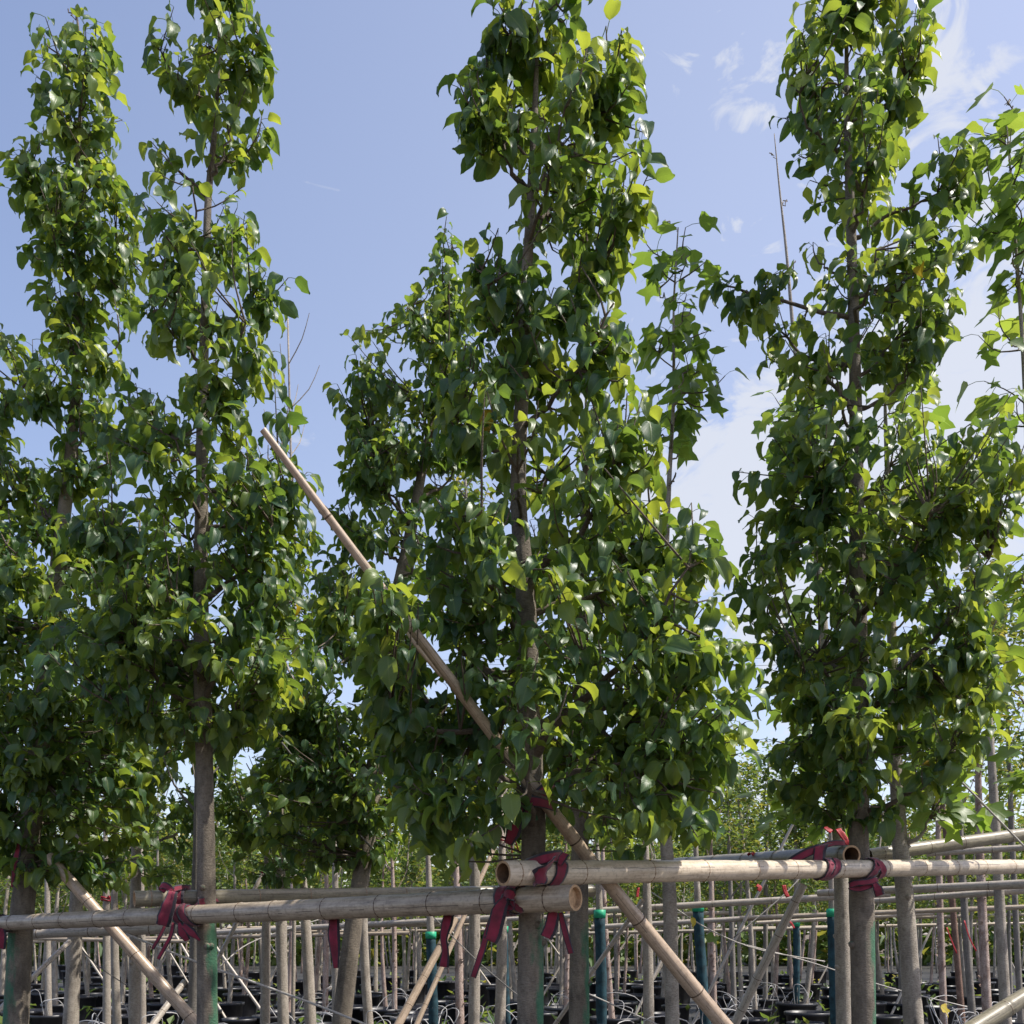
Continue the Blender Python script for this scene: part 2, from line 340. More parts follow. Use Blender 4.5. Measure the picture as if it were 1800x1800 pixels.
def empty(name, loc, label=None, cat=None, group=None):
    o = bpy.data.objects.new(name, None); C.objects.link(o); o.location = Vector(loc); o.empty_display_size = 0.1
    return tag(o, label, cat, group)
def tag(o, label=None, cat=None, group=None, kind=None):
    if label: o['label'] = label
    if cat: o['category'] = cat
    if group: o['group'] = group
    if kind: o['kind'] = kind
    return o

def catmull(pts, n):
    pts = np.asarray(pts, float)
    if len(pts) < 3:
        t = np.linspace(0, 1, n)[:, None]; return pts[0] * (1 - t) + pts[-1] * t
    p = np.vstack([2 * pts[0] - pts[1], pts, 2 * pts[-1] - pts[-2]])
    k = len(pts) - 1; out = []
    for s in np.linspace(0, k - 1e-9, n):
        i = int(s); t = s - i; a, b, c, d = p[i:i + 4]
        out.append(0.5 * ((2 * b) + (-a + c) * t + (2 * a - 5 * b + 4 * c - d) * t * t + (-a + 3 * b - 3 * c + d) * t ** 3))
    return np.array(out)

def tube(path, rad, sides=8, cap=True, lump=0.0, rng=None):
    path = np.asarray(path, float); n = len(path)
    rad = np.broadcast_to(np.asarray(rad, float), (n,))
    tan = np.gradient(path, axis=0); tan /= np.linalg.norm(tan, axis=1)[:, None] + 1e-12
    ref = np.array([0, 1.0, 0]) if abs(tan[0][1]) < 0.9 else np.array([1.0, 0, 0])
    u = np.cross(tan[0], ref); u /= np.linalg.norm(u)
    vs, uv = [], []; dist = 0
    ang = np.linspace(0, 2 * math.pi, sides + 1)
    for i in range(n):
        u = u - tan[i] * np.dot(u, tan[i]); u /= np.linalg.norm(u); w_ = np.cross(tan[i], u)
        if i: dist += np.linalg.norm(path[i] - path[i - 1])
        r = np.full(sides + 1, rad[i])
        if lump and rng is not None:
            q = 1 + lump * rng.standard_normal(sides + 1); q[-1] = q[0]; r = r * q
        vs.append(path[i] + r[:, None] * (np.cos(ang)[:, None] * u + np.sin(ang)[:, None] * w_))
        uv.append(np.stack([np.linspace(0, 1, sides + 1), np.full(sides + 1, dist)], 1))
    f = []; k = sides + 1
    for i in range(n - 1):
        for j in range(sides):
            f.append((i * k + j, i * k + j + 1, (i + 1) * k + j + 1, (i + 1) * k + j))
    if cap:
        f.append(tuple(range(sides - 1, -1, -1))); f.append(tuple((n - 1) * k + j for j in range(sides)))
    return np.concatenate(vs), f, np.concatenate(uv)

# ------------------------------------------------------------------ leaves
def leaf_shape(rng, wid=0.36, a0=-20, curl=-55, fold=25, wave=0.03, lp=0.42, tip=1.0):
    """one ovate leaf 1 unit long: petiole, folded blade that arches down, drawn-out tip; x out, z up"""
    s = np.array([0, 0.05, 0.17, 0.32, 0.5, 0.68, 0.83, 0.93, 1.0])
    wd = np.array([0, 0.48, 0.88, 1.0, 0.90, 0.64, 0.32, 0.10, 0]) * wid
    pa = [R(12), R(-4), R(a0)]
    pts = [np.array([0, 0, 0.0])]
    for k in range(2):
        pts.append(pts[-1] + lp / 2 * np.array([math.cos(pa[k]), 0, math.sin(pa[k])]))
    V = []; F = []; UV = []
    for q in pts:
        rr = 0.014
        V += [q + (0, rr, 0), q + (0, -rr, 0), q + (0, 0, rr * 1.4)]; UV += [(0.5, 0.0)] * 3
    for k in range(2):
        a = 3 * k; b = a + 3
        F += [(a, a + 1, b + 1, b), (a + 1, a + 2, b + 2, b + 1), (a + 2, a, b, b + 2)]
    p = pts[-1]; base = len(V); prev = 0; c = p.copy(); ang = R(a0)
    side_ang = R(fold); ph = rng.uniform(0, 6.28)
    mids = []
    for k in range(len(s)):
        ds = s[k] - prev; prev = s[k]
        ang = R(a0 + curl * s[k] ** 1.2)
        c = c + ds * np.array([math.cos(ang), 0, math.sin(ang)])
        nrm = np.array([-math.sin(ang), 0, math.cos(ang)])
        mids.append((c.copy(), nrm))
    rows = []
    for k, (c, nrm) in enumerate(mids):
        if wd[k] == 0:
            rows.append([len(V)]); V.append(c); UV.append((0.5, s[k]))
        else:
            wv = wave * math.sin(ph + k * 1.9); wv2 = wave * math.sin(ph * 1.7 + k * 2.3)
            yl = wd[k] * math.cos(side_ang); zl = wd[k] * math.sin(side_ang)
            rows.append([len(V), len(V) + 1, len(V) + 2, len(V) + 3, len(V) + 4])
            V += [c + (0, yl, 0) + nrm * (zl * 0.85 + wv), c + (0, yl * 0.55, 0) + nrm * zl * 0.62, c, c + (0, -yl * 0.55, 0) + nrm * zl * 0.62, c + (0, -yl, 0) + nrm * (zl * 0.85 + wv2)]
            UV += [(0, s[k]), (0.22, s[k]), (0.5, s[k]), (0.78, s[k]), (1, s[k])]
    for k in range(len(rows) - 1):
        a, b = rows[k], rows[k + 1]
        if len(a) == 1: F += [(a[0], b[j + 1], b[j]) for j in range(4)]
        elif len(b) == 1: F += [(a[j], a[j + 1], b[0]) for j in range(4)]
        else: F += [(a[j], a[j + 1], b[j + 1], b[j]) for j in range(4)]
    return np.array(V), F, np.array(UV)

def tulip_shape(rng, a0=-15, curl=-25, fold=14, lp=0.6):
    half = [(0.0, 0.0), (0.02, 0.20), (0.12, 0.36), (0.20, 0.52), (0.34, 0.50), (0.50, 0.29), (0.62, 0.27), (0.78, 0.36), (0.98, 0.40), (0.92, 0.22), (0.80, 0.0)]
    V = []; UV = []; F = []
    def bend(s, y):
        ang = R(a0 + curl * s * 0.6)
        x = s * math.cos(ang); z = s * math.sin(ang)
        nrm = np.array([-math.sin(ang), 0, math.cos(ang)])
        return np.array([x, y * math.cos(R(fold)), z]) + nrm * abs(y) * math.sin(R(fold)) + np.array([0, 0, -0.5 * max(0, abs(y) - 0.25) ** 1.0 * 0.4])
    pts = [np.array([0, 0, 0.0])]
    for k, aa in enumerate((25, 0)):
        pts.append(pts[-1] + lp / 2 * np.array([math.cos(R(aa)), 0, math.sin(R(aa))]))
    for q in pts:
        V += [q + (0, .012, 0), q + (0, -.012, 0), q + (0, 0, .018)]; UV += [(0.5, 0)] * 3
    for k in range(2):
        a = 3 * k; b = a + 3
        F += [(a, a + 1, b + 1, b), (a + 1, a + 2, b + 2, b + 1), (a + 2, a, b, b + 2)]
    o = pts[-1]
    mid = [0.0, 0.12, 0.3, 0.5, 0.65, 0.8]
    m0 = len(V)
    for s in mid: V.append(o + bend(s, 0)); UV.append((0.5, s))
    for sg in (1, -1):
        h0 = len(V)
        for s, y in half[1:-1]: V.append(o + bend(s, sg * y)); UV.append((0.5 + sg * y * 0.9, s))
        seq = [(m0, h0, h0 + 1, m0 + 1), (m0 + 1, h0 + 1, h0 + 2), (m0 + 1, h0 + 2, h0 + 3, m0 + 2), (m0 + 2, h0 + 3, h0 + 4, m0 + 3), (m0 + 3, h0 + 4, h0 + 5, m0 + 4), (m0 + 4, h0 + 5, h0 + 6), (m0 + 4, h0 + 6, h0 + 8, m0 + 5), (h0 + 6, h0 + 7, h0 + 8)]
        F += [q if sg < 0 else tuple(reversed(q)) for q in seq]
    return np.array(V), F, np.array(UV)

_r = np.random.default_rng(7)
OVATE = [leaf_shape(_r, wid=_r.uniform(0.29, 0.37), a0=a0, curl=cu, fold=fo, wave=wv) for a0, cu, fo, wv in
         [(-5, -60, 26, .04), (-20, -75, 34, .04), (-38, -50, 18, .05), (-48, -45, 36, .03), (-28, -100, 28, .04), (8, -115, 34, .04), (-60, -30, 16, .06), (-10, -85, 44, .03), (-70, -15, 30, .05), (15, -60, 30, .05)]]
TULIP = [tulip_shape(_r, a0, cu, fo) for a0, cu, fo in [(-10, -25, 12), (-30, -30, 16), (8, -50, 10), (-45, -20, 20)]]
SMALL = [leaf_shape(_r, wid=0.24, a0=-15, curl=-40, fold=20, lp=0.2), leaf_shape(_r, wid=0.26, a0=-40, curl=-40, fold=20, lp=0.2)]
def simple_leaf(wid, droop):
    V = [(0, 0, 0), (0.45, wid, 0.06), (0.5, 0, -0.05 - droop * .3), (0.45, -wid, 0.06), (1, 0, -droop)]
    return np.array(V, float), [(0, 2, 1), (0, 3, 2), (1, 2, 4), (2, 3, 4)], np.array([(0.5, 0), (0, .5), (.5, .5), (1, .5), (.5, 1)])
SIMPLE = [simple_leaf(0.3, 0.25), simple_leaf(0.26, 0.6), simple_leaf(0.34, 0.05)]

def leaf_mats_arrays(az, roll, pitch, scale):
    ca, sa = np.cos(az), np.sin(az); cr_, sr = np.cos(roll), np.sin(roll); cp, sp = np.cos(pitch), np.sin(pitch)
    Z = np.zeros_like(az); O = np.ones_like(az)
    Rz = np.stack([np.stack([ca, -sa, Z], 1), np.stack([sa, ca, Z], 1), np.stack([Z, Z, O], 1)], 1)
    Rx = np.stack([np.stack([O, Z, Z], 1), np.stack([Z, cr_, -sr], 1), np.stack([Z, sr, cr_], 1)], 1)
    Ry = np.stack([np.stack([cp, Z, sp], 1), np.stack([Z, O, Z], 1), np.stack([-sp, Z, cp], 1)], 1)
    return np.einsum('nij,njk,nkl->nil', Rz, Ry, Rx) * scale[:, None, None]

_leaf_mesh_cache = {}
def leaf_meshes(kind, shapes, m):
    if kind not in _leaf_mesh_cache:
        lst = []
        for V, F, UV in shapes:
            mb = MB().add(V, F, UV); lst.append(mb.mesh('leaf', m))
        _leaf_mesh_cache[kind] = lst
    return _leaf_mesh_cache[kind]

def put_leaves(root, pos, mats3, var, kind, shapes, m, rng, n_single=300, crown_name='crown', tone=None):
    """the leaves that show largest as parts of their own, the rest joined into the crown"""
    n = len(pos)
    if n == 0: return
    px = 900 + pos[:, 0] / pos[:, 1] * FPX; py = HOR - (pos[:, 2] - EYE) / pos[:, 1] * FPX
    inside = (px > 5) & (px < 1795) & (py > 5) & (py < 1795)
    order = np.argsort(pos[:, 1] + np.where(inside, 0, 100))
    single = order[:n_single] if n > n_single else order
    if n_single:
        mm = leaf_meshes(kind, shapes, m); loc = np.array(root.location)
        for i in single:
            o = bpy.data.objects.new('leaf', mm[var[i]]); C.objects.link(o); o.parent = root
            A = Matrix.Identity(4)
            for r in range(3):
                for c in range(3): A[r][c] = mats3[i, r, c]
                A[r][3] = pos[i, r] - loc[r]
            o.matrix_local = A; o['tone'] = float(tone[i])
    rest = order[n_single:] if n > n_single else order[:0]
    if len(rest):
        mb = MB()
        vs, fs, uvs, rs = [], [], [], []
        off = 0
        for k, (V, F, UV) in enumerate(shapes):
            ids = rest[var[rest] == k]
            if not len(ids): continue
            W = np.einsum('nij,vj->nvi', mats3[ids], V) + pos[ids][:, None, :]
            nv = len(V)
            for t in range(len(ids)):
                o_ = off + t * nv
                fs.extend([tuple(i + o_ for i in q) for q in F])
            vs.append(W.reshape(-1, 3)); uvs.append(np.tile(UV, (len(ids), 1))); rs.append(np.repeat(tone[ids], nv))
            off += nv * len(ids)
        mb.v = vs; mb.f = fs; mb.uv = uvs; mb.r = rs; mb.mi = [0] * len(fs); mb.n = off
        mb.build(crown_name, m, root, kind='stuff')

# ------------------------------------------------------------------ the trees of the front rows
def interp_prof(prof, y):
    p = np.array(prof, float)
    return np.interp(y, p[:, 0], p[:, 1]), np.interp(y, p[:, 0], p[:, 2])

def seg_dist(px, py, a, b):
    a = np.array(a, float); b = np.array(b, float); ab = b - a
    t = np.clip(((px - a[0]) * ab[0] + (py - a[1]) * ab[1]) / (ab @ ab), 0, 1)
    return np.hypot(px - a[0] - t * ab[0], py - a[1] - t * ab[1])

BRACE = [((462, 755), (640, 1005), 3.72), ((722, 1118), (842, 1285), 3.95), ((892, 1352), (950, 1415), 4.1), ((950, 1415), (1060, 1520), 4.25), ((890, 1500), (1500, 1560), 4.6), ((0, 1620), (880, 1575), 5.5)]

def front_tree(name, label, trunk, d, prof, group=None, holes=(), cover=2.5, leaf=0.10, kind='ovate', bark=None, seed=0, limbs=(), nbranch=22, n_single=300,
               sprigs=(), depth_k=0.8, cat='tree', lumpy=0.012, trunk_part=None):
    rng = np.random.default_rng(seed)
    shapes = {'ovate': OVATE, 'tulip': TULIP, 'small': SMALL}[kind]
    lm = {'ovate': M_LEAF, 'tulip': M_LEAF_TULIP, 'small': M_LEAF_FAR}[kind]
    bark = bark or M_BARK
    # trunk: pixels and width -> world
    tp = [(x, y, w_) for x, y, w_ in trunk]
    dd = lambda y: d
    pts = [P(x, y, d) for x, y, w_ in tp]; rad = [w_ * d / FPX / 2 for x, y, w_ in tp]
    slope = (pts[1] - pts[0]) / max(1e-6, (pts[1] - pts[0])[2])
    ground = pts[0] - slope * pts[0][2]
    pts = [ground] + pts; rad = [rad[0] * 1.12] + rad
    n = 60
    path = catmull(pts, n)
    rr = np.interp(np.linspace(0, len(pts) - 1, n), range(len(pts)), rad)
    rr = rr * (1 + 0.03 * np.convolve(rng.standard_normal(n + 4), np.ones(5) / 2.2, 'valid'))
    rr *= np.interp(np.arange(n) / n, [0, .35, .6, 1], [1, 1, .86, .72])
    root = empty(name, ground + np.array([0, 0, 0.0]), label, cat, group)
    mb = MB(); mb.add(*tube(path, rr, 14, lump=lumpy, rng=rng))
    # knots and pruning scars
    for _ in range(9):
        i = rng.integers(8, n - 12); a = rng.uniform(0, 6.28); r0 = rr[i]
        q = path[i] + r0 * 0.75 * np.array([math.cos(a), math.sin(a), 0])
        dirv = np.array([math.cos(a), math.sin(a), 0.5])
        mb.add(*tube([q, q + dirv * r0 * 0.32, q + dirv * r0 * 0.5], [r0 * .42, r0 * .30, r0 * .14], 7))
    mb.build('trunk', bark, root)
    ty = np.array([HOR - (p[2] - EYE) / d * FPX for p in path]); tx = np.array([900 + p[0] / d * FPX for p in path])
    o = np.argsort(ty)
    trunk_x = lambda y: np.interp(y, ty[o], tx[o])
    trunk_r = lambda y: np.interp(y, ty[o], rr[o])
    ytop, ybot = prof[0][0], prof[-1][0]
    # main branches
    bpts = []; nb = 0
    def limb(points, r0, r1=0.004):
        nonlocal nb
        q = catmull(points, 10); q[1:-1] += rng.normal(0, 0.008, (8, 3))
        m2 = MB(); m2.add(*tube(q, np.linspace(r0, r1, 10), 7))
        m2.build('branch', M_BRANCH if bark is not M_BARK_GREY else bark, root)
        bpts.extend(q[2:]); nb += 1
    for lb in limbs:                       # limbs seen in the photo: [(px, py, depth offset) ...], width px
        pp = [P(x, y, d + dz) for x, y, dz in lb[0]]
        limb(pp, lb[1] * d / FPX / 2)
    az = rng.uniform(0, 6.28)
    for k in range(nbranch):
        az += 2.4 + rng.normal(0, 0.3)
        y0 = ybot - 20 - (ybot - ytop) * (k + rng.uniform(0, .8)) / nbranch
        x0 = trunk_x(y0); xl, xr = interp_prof(prof, y0 - 60)
        reach = (xr - x0) if math.cos(az) > 0 else (x0 - xl)
        reach = max(20, reach) * (abs(math.cos(az))) + 0.5 * (xr - xl) * depth_k * abs(math.sin(az))
        reach *= rng.uniform(0.5, 0.78)
        Lm = reach / FPX * d
        st = P(x0, y0, d); e = st + np.array([math.cos(az) * Lm, math.sin(az) * Lm, Lm * rng.uniform(0.55, 1.0)])
        mid = st * 0.5 + e * 0.5 + np.array([math.cos(az) * Lm * .10, math.sin(az) * Lm * .10, -Lm * 0.10])
        limb([st, mid, e], min(0.42 * trunk_r(y0), 0.006 + Lm * 0.022))
    for i in range(0, n):                   # short shoots straight from the trunk inside the crown
        y_ = HOR - (path[i][2] - EYE) / d * FPX
        if ytop - 30 < y_ < ybot: bpts.append(path[i])
    bpts = np.array(bpts)
    # shoots (clusters) inside the crown's outline
    ys = np.linspace(ytop, ybot, 400); xl, xr = interp_prof(prof, ys); wd = np.maximum(xr - xl, 1)
    area = float(((wd[1:] + wd[:-1]) / 2 * np.diff(ys)).sum())
    lpx = leaf * FPX / d
    la = {'ovate': lpx * lpx * 0.46, 'tulip': lpx * lpx * 0.5, 'small': lpx * lpx * 0.3}[kind]
    per = {'ovate': 8, 'tulip': 5, 'small': 8}[kind]
    ncl = int(2.7 * cover * area / la / per)
    cdf = np.cumsum(wd * np.interp(ys, [ytop, ytop + 0.4 * (ybot - ytop), ytop + 0.75 * (ybot - ytop)], [1.05, 1.0, 1.2])); cdf = cdf / cdf[-1]
    ctr = []
    # a shoot's leaves spread: keep shoots a little inside the outline
    def sample(m_):
        y = np.interp(rng.random(m_), cdf, ys); a, b = interp_prof(prof, y)
        uu = rng.uniform(-1, 1, m_); uu = np.sign(uu) * np.abs(uu) ** 0.85
        x = (a + b) / 2 + (b - a) / 2 * uu
        dz = np.minimum((b - a) / 2 * depth_k, 230) * np.sqrt(1 - uu * uu) * rng.choice([-1, 1], m_) * rng.random(m_) ** 0.6 / FPX * d
        return x, y, dz
    nc = max(6, ncl // 5)
    cx, cy, cz = sample(nc)
    pick = rng.integers(0, nc, ncl * 3); lone = rng.random(ncl * 3) < 0.62
    sx, sy, sz = sample(ncl * 3)
    sg = 40
    x = np.where(lone, sx, cx[pick] + rng.normal(0, sg, ncl * 3)); y = np.where(lone, sy, cy[pick] + rng.normal(0, sg * .8, ncl * 3))
    z = np.where(lone, sz, cz[pick] + rng.normal(0, sg, ncl * 3) / FPX * d)
    a, b = interp_prof(prof, y)
    inset = lpx * 0.6
    ok = (x > np.minimum(a + inset, (a + b) / 2 - 4)) & (x < np.maximum(b - inset, (a + b) / 2 + 4)) & (y > ytop) & (y < ybot)
    for hx, hy, hr in holes: ok &= np.hypot(x - hx, y - hy) > hr + lpx * 0.45
    x, y, z = x[ok][:ncl], y[ok][:ncl], z[ok][:ncl]
    if len(sprigs):
        ex = np.array([(q[0], q[1], q[2] if len(q) > 2 else 0) for q in sprigs], float)
        x = np.concatenate([x, ex[:, 0]]); y = np.concatenate([y, ex[:, 1]]); z = np.concatenate([z, ex[:, 2]])
    dep = d + z
    # stay on the pixel column of the outline whatever the depth
    cl = np.stack([(x - 900) / FPX * d, dep, EYE + (HOR - y) / FPX * d], 1)
    if len(sprigs):
        m_ = len(ex); cl[-m_:] = np.array([P(q[0], q[1], d + q[2]) for q in ex])
    ns_ = len(sprigs); tx_ = 900 + cl[:, 0] / cl[:, 1] * FPX; ty_ = HOR - (cl[:, 2] - EYE) / cl[:, 1] * FPX
    kc = np.ones(len(cl), bool)
    for p0, p1, bd in BRACE: kc &= ~((seg_dist(tx_, ty_ + 18, p0, p1) < 38) & (cl[:, 1] < bd + .1))
    if ns_: kc[-ns_:] = True
    cl, y = cl[kc], y[kc]
    tw = MB(); LP, LAZ, LR, LPi, LS, LT = [], [], [], [], [], []
    cz0 = np.array([(trunk_x(yy) - 900) / FPX * d for yy in y])
    for i in range(len(cl)):
        tip = cl[i]
        dv = bpts - (tip - np.array([0, 0, 0.10])); j = np.argmin((dv * dv).sum(1)); base = bpts[j]
        L_ = np.linalg.norm(tip - base)
        outv = np.array([tip[0] - cz0[i], tip[1] - d, 0]); on = np.linalg.norm(outv); outv = outv / on if on > 1e-3 else np.array([1.0, 0, 0])
        mid = base * .45 + tip * .55 + np.array([0, 0, -0.03]) + rng.normal(0, .015, 3)
        q = catmull([base, mid, tip], 6)
        tw.add(*tube(q, np.linspace(0.0055, 0.0022, 6), 4, cap=False))
        az_out = math.atan2(outv[1], outv[0])
        span = min(L_, 0.17 + 0.05 * rng.random()); 
        nn = per + rng.integers(-2, 3)
        a_ = rng.uniform(0, 6.28)
        ct = rng.random() ** 1.2
        for k in range(nn):
            LT.append(1.0 if rng.random() < .0009 else .62 * ct + .37 * rng.random())
            t = 1 - (span / max(L_, .05)) * (k / nn) ** 0.9
            t = max(0.05, t) * 5; ii = min(4, int(t)); pt = q[ii] * (1 - (t - ii)) + q[ii + 1] * (t - ii)
            a_ += 2.4
            da = ((a_ + math.pi) % (2 * math.pi)) - math.pi
            LP.append(pt); LAZ.append(az_out + da * 0.75 + rng.normal(0, .25)); LR.append(rng.normal(0, .42)); LPi.append(rng.normal(0.06, .28)); LS.append(leaf * rng.choice([1.04, .92, .84, .7, .48]) * rng.uniform(0.82, 1.2))
    pos = np.array(LP); az_ = np.array(LAZ); m3 = leaf_mats_arrays(az_, np.array(LR), np.array(LPi), np.array(LS))
    # leaves never hang in front of the long brace or over the front rails
    c = pos + np.stack([np.cos(az_), np.sin(az_), -0.4 * np.ones_like(az_)], 1) * np.array(LS)[:, None] * .9
    lx = 900 + c[:, 0] / c[:, 1] * FPX; ly = HOR - (c[:, 2] - EYE) / c[:, 1] * FPX
    keep = np.ones(len(pos), bool)
    for p0, p1, bd in BRACE:
        keep &= ~((seg_dist(lx, ly, p0, p1) < 27) & (c[:, 1] < bd + 0.04))
    for hx, hy, hr in holes: keep &= ~(np.hypot(lx - hx, ly - hy) < hr)
    pos, m3, tone = pos[keep], m3[keep], np.array(LT)[keep]
    if tw.n: tw.build('twigs', M_BRANCH, root, kind='stuff')
    put_leaves(root, pos, m3, rng.integers(0, len(shapes), len(pos)), kind, shapes, lm, rng, n_single, tone=tone)
    return root

GF = 'broad crowned trees tied to the front bamboo rails'
front_tree('glossy_leaf_tree', 'largest glossy leaved tree, at the corner where the two front rails cross',
    [(932, 1800, 47), (934, 1600, 44), (938, 1450, 42), (930, 1250, 42), (924, 1050, 38), (911, 870, 30), (918, 680, 26), (925, 500, 24), (932, 380, 21), (937, 280, 18), (942, 150, 12), (946, -30, 5)], 4.2,
    [(-40, 905, 1010), (0, 880, 1050), (60, 845, 1095), (130, 795, 1112), (200, 762, 1114), (260, 795, 1145), (350, 785, 1162), (430, 795, 1122), (480, 830, 1085), (560, 795, 1090), (620, 795, 1140), (700, 775, 1150), (780, 765, 1180), (860, 755, 1200), (920, 735, 1245), (1000, 690, 1268), (1060, 650, 1290), (1130, 640, 1302), (1200, 635, 1338), (1280, 640, 1342), (1350, 655, 1332), (1420, 675, 1312), (1480, 690, 1240), (1515, 740, 1190)],
    group=GF, holes=[(970, 445, 20), (985, 480, 18), (905, 455, 12), (882, 305, 12), (905, 270, 10), (800, 845, 24), (850, 855, 22), (960, 850, 20), (1000, 815, 15), (918, 660, 13), (915, 740, 13), (912, 820, 13), (908, 880, 12), (935, 1475, 32)],
    cover=3.1, leaf=0.107, seed=11, bark=M_BARK_P1,
    limbs=[([(934, 340, 0), (905, 300, -.05), (868, 230, -.1)], 12), ([(936, 340, 0), (975, 310, -.03), (1000, 255, -.05)], 12), ([(928, 1020, 0), (1010, 945, -.12), (1082, 840, -.16)], 20), ([(932, 1330, 0), (985, 1260, -.15), (1030, 1170, -.25)], 20),
           ([(932, 1300, 0), (840, 1290, -.1), (740, 1275, -.15), (690, 1250, -.2)], 15), ([(930, 1400, 0), (870, 1360, -.1), (800, 1390, -.2)], 14), ([(936, 1390, 0), (1020, 1360, -.1), (1120, 1335, -.15)], 14), ([(926, 1120, 0), (890, 1050, -.1), (860, 980, -.2)], 16)], nbranch=24, sprigs=[(668, 1025, -.60), (690, 1035, -.62), (680, 1055, -.62), (706, 1065, -.60), (725, 1085, -.58), (655, 1030, -.60), (700, 1095, -.6), (735, 1060, -.5), (866, 1310, -.4), (885, 1318, -.42), (660, 1150, -.2), (680, 1220, -.2), (700, 1290, -.2), (690, 1380, -.15), (720, 1420, -.1), (650, 1260, 0), (660, 1330, 0)])
front_tree('glossy_leaf_tree', 'tall glossy leaved tree with a crown pinched in the middle, behind the right front rail',
    [(1518, 1800, 42), (1515, 1600, 40), (1510, 1480, 36), (1512, 1300, 34), (1508, 1050, 30), (1505, 850, 27), (1504, 700, 25), (1500, 550, 22), (1496, 400, 19), (1490, 250, 15), (1488, 100, 10), (1490, -60, 6)], 5.38,
    [(-60, 1400, 1590), (0, 1385, 1625), (40, 1362, 1658), (100, 1405, 1640), (140, 1425, 1610), (175, 1345, 1605), (220, 1335, 1620), (270, 1380, 1682), (330, 1400, 1712), (400, 1435, 1690), (450, 1420, 1702), (500, 1300, 1712), (550, 1290, 1715), (600, 1320, 1665), (640, 1345, 1635), (690, 1385, 1600), (740, 1360, 1645), (800, 1300, 1748), (860, 1305, 1758), (930, 1340, 1742), (1000, 1285, 1742), (1060, 1282, 1725), (1130, 1318, 1752), (1200, 1335, 1792), (1260, 1338, 1778), (1320, 1342, 1742), (1380, 1350, 1665), (1430, 1395, 1580), (1455, 1430, 1540)],
    group=GF, holes=[(1560, 430, 16), (1585, 415, 12), (1520, 420, 9), (1470, 680, 14), (1530, 690, 12), (1440, 720, 14), (1600, 700, 16), (1512, 1480, 20)],
    cover=2.6, leaf=0.118, seed=22, bark=M_BARK_P1,
    limbs=[([(1505, 745, 0), (1490, 705, -.05), (1450, 655, -.08), (1475, 640, -.08)], 11), ([(1506, 665, 0), (1540, 640, .05), (1570, 600, .05)], 8), ([(1508, 880, 0), (1545, 860, -.05), (1565, 820, -.05)], 12), ([(1512, 1290, 0), (1470, 1230, -.1), (1440, 1150, -.2)], 15), ([(1512, 1260, 0), (1580, 1210, -.1), (1690, 1140, -.2)], 14), ([(1498, 420, 0), (1560, 385, 0), (1680, 320, 0)], 9), ([(1500, 560, 0), (1380, 530, 0), (1265, 500, 0)], 9)],
    nbranch=24, sprigs=[(1280, 505), (1295, 520), (1300, 545), (1262, 500), (1700, 330), (1690, 310), (1300, 830), (1290, 1010), (1750, 800)])
front_tree('glossy_leaf_tree', 'tall glossy leaved tree with a bare mottled trunk, beside the tip of the long brace',
    [(365, 1800, 35), (363, 1600, 34), (362, 1450, 30), (357, 1250, 31), (353, 1050, 27), (355, 850, 23), (356, 700, 21), (362, 500, 18), (366, 350, 15), (378, 220, 11), (385, 80, 8), (388, -40, 5)], 5.27,
    [(-40, 345, 430), (0, 310, 470), (50, 265, 482), (100, 252, 490), (150, 258, 494), (190, 268, 496), (230, 320, 462), (290, 340, 442), (335, 300, 455), (360, 235, 478), (400, 215, 492), (440, 215, 530), (480, 225, 528), (530, 235, 490), (560, 235, 480), (620, 235, 512), (680, 190, 522), (740, 165, 512), (800, 160, 542), (870, 150, 552), (940, 138, 542), (1000, 128, 520), (1080, 115, 545), (1160, 108, 562), (1230, 140, 545), (1275, 210, 480), (1300, 270, 440)],
    group=GF, holes=[(395, 330, 12), (360, 320, 10), (365, 370, 12), (363, 420, 10), (430, 570, 16), (270, 640, 14), (480, 780, 16), (357, 620, 12), (355, 760, 10), (356, 900, 12), (300, 1345, 20)],
    cover=2.6, leaf=0.115, seed=33, bark=M_BARK_P1,
    limbs=[([(367, 312, 0), (385, 290, -.03), (402, 235, -.05)], 8), ([(355, 1245, 0), (310, 1220, -.08), (270, 1180, -.12), (240, 1120, -.2)], 15), ([(357, 1240, 0), (375, 1190, -.05), (400, 1110, -.1)], 15), ([(360, 1290, 0), (300, 1275, -.05), (235, 1255, -.1)], 9), ([(362, 1310, 0), (395, 1270, -.05), (425, 1225, -.1)], 11), ([(354, 935, 0), (400, 920, -.05), (510, 870, -.1)], 9), ([(365, 450, 0), (340, 440, 0), (315, 445, 0)], 7)],
    nbranch=24, sprigs=[(265, 248), (285, 262), (540, 830)])
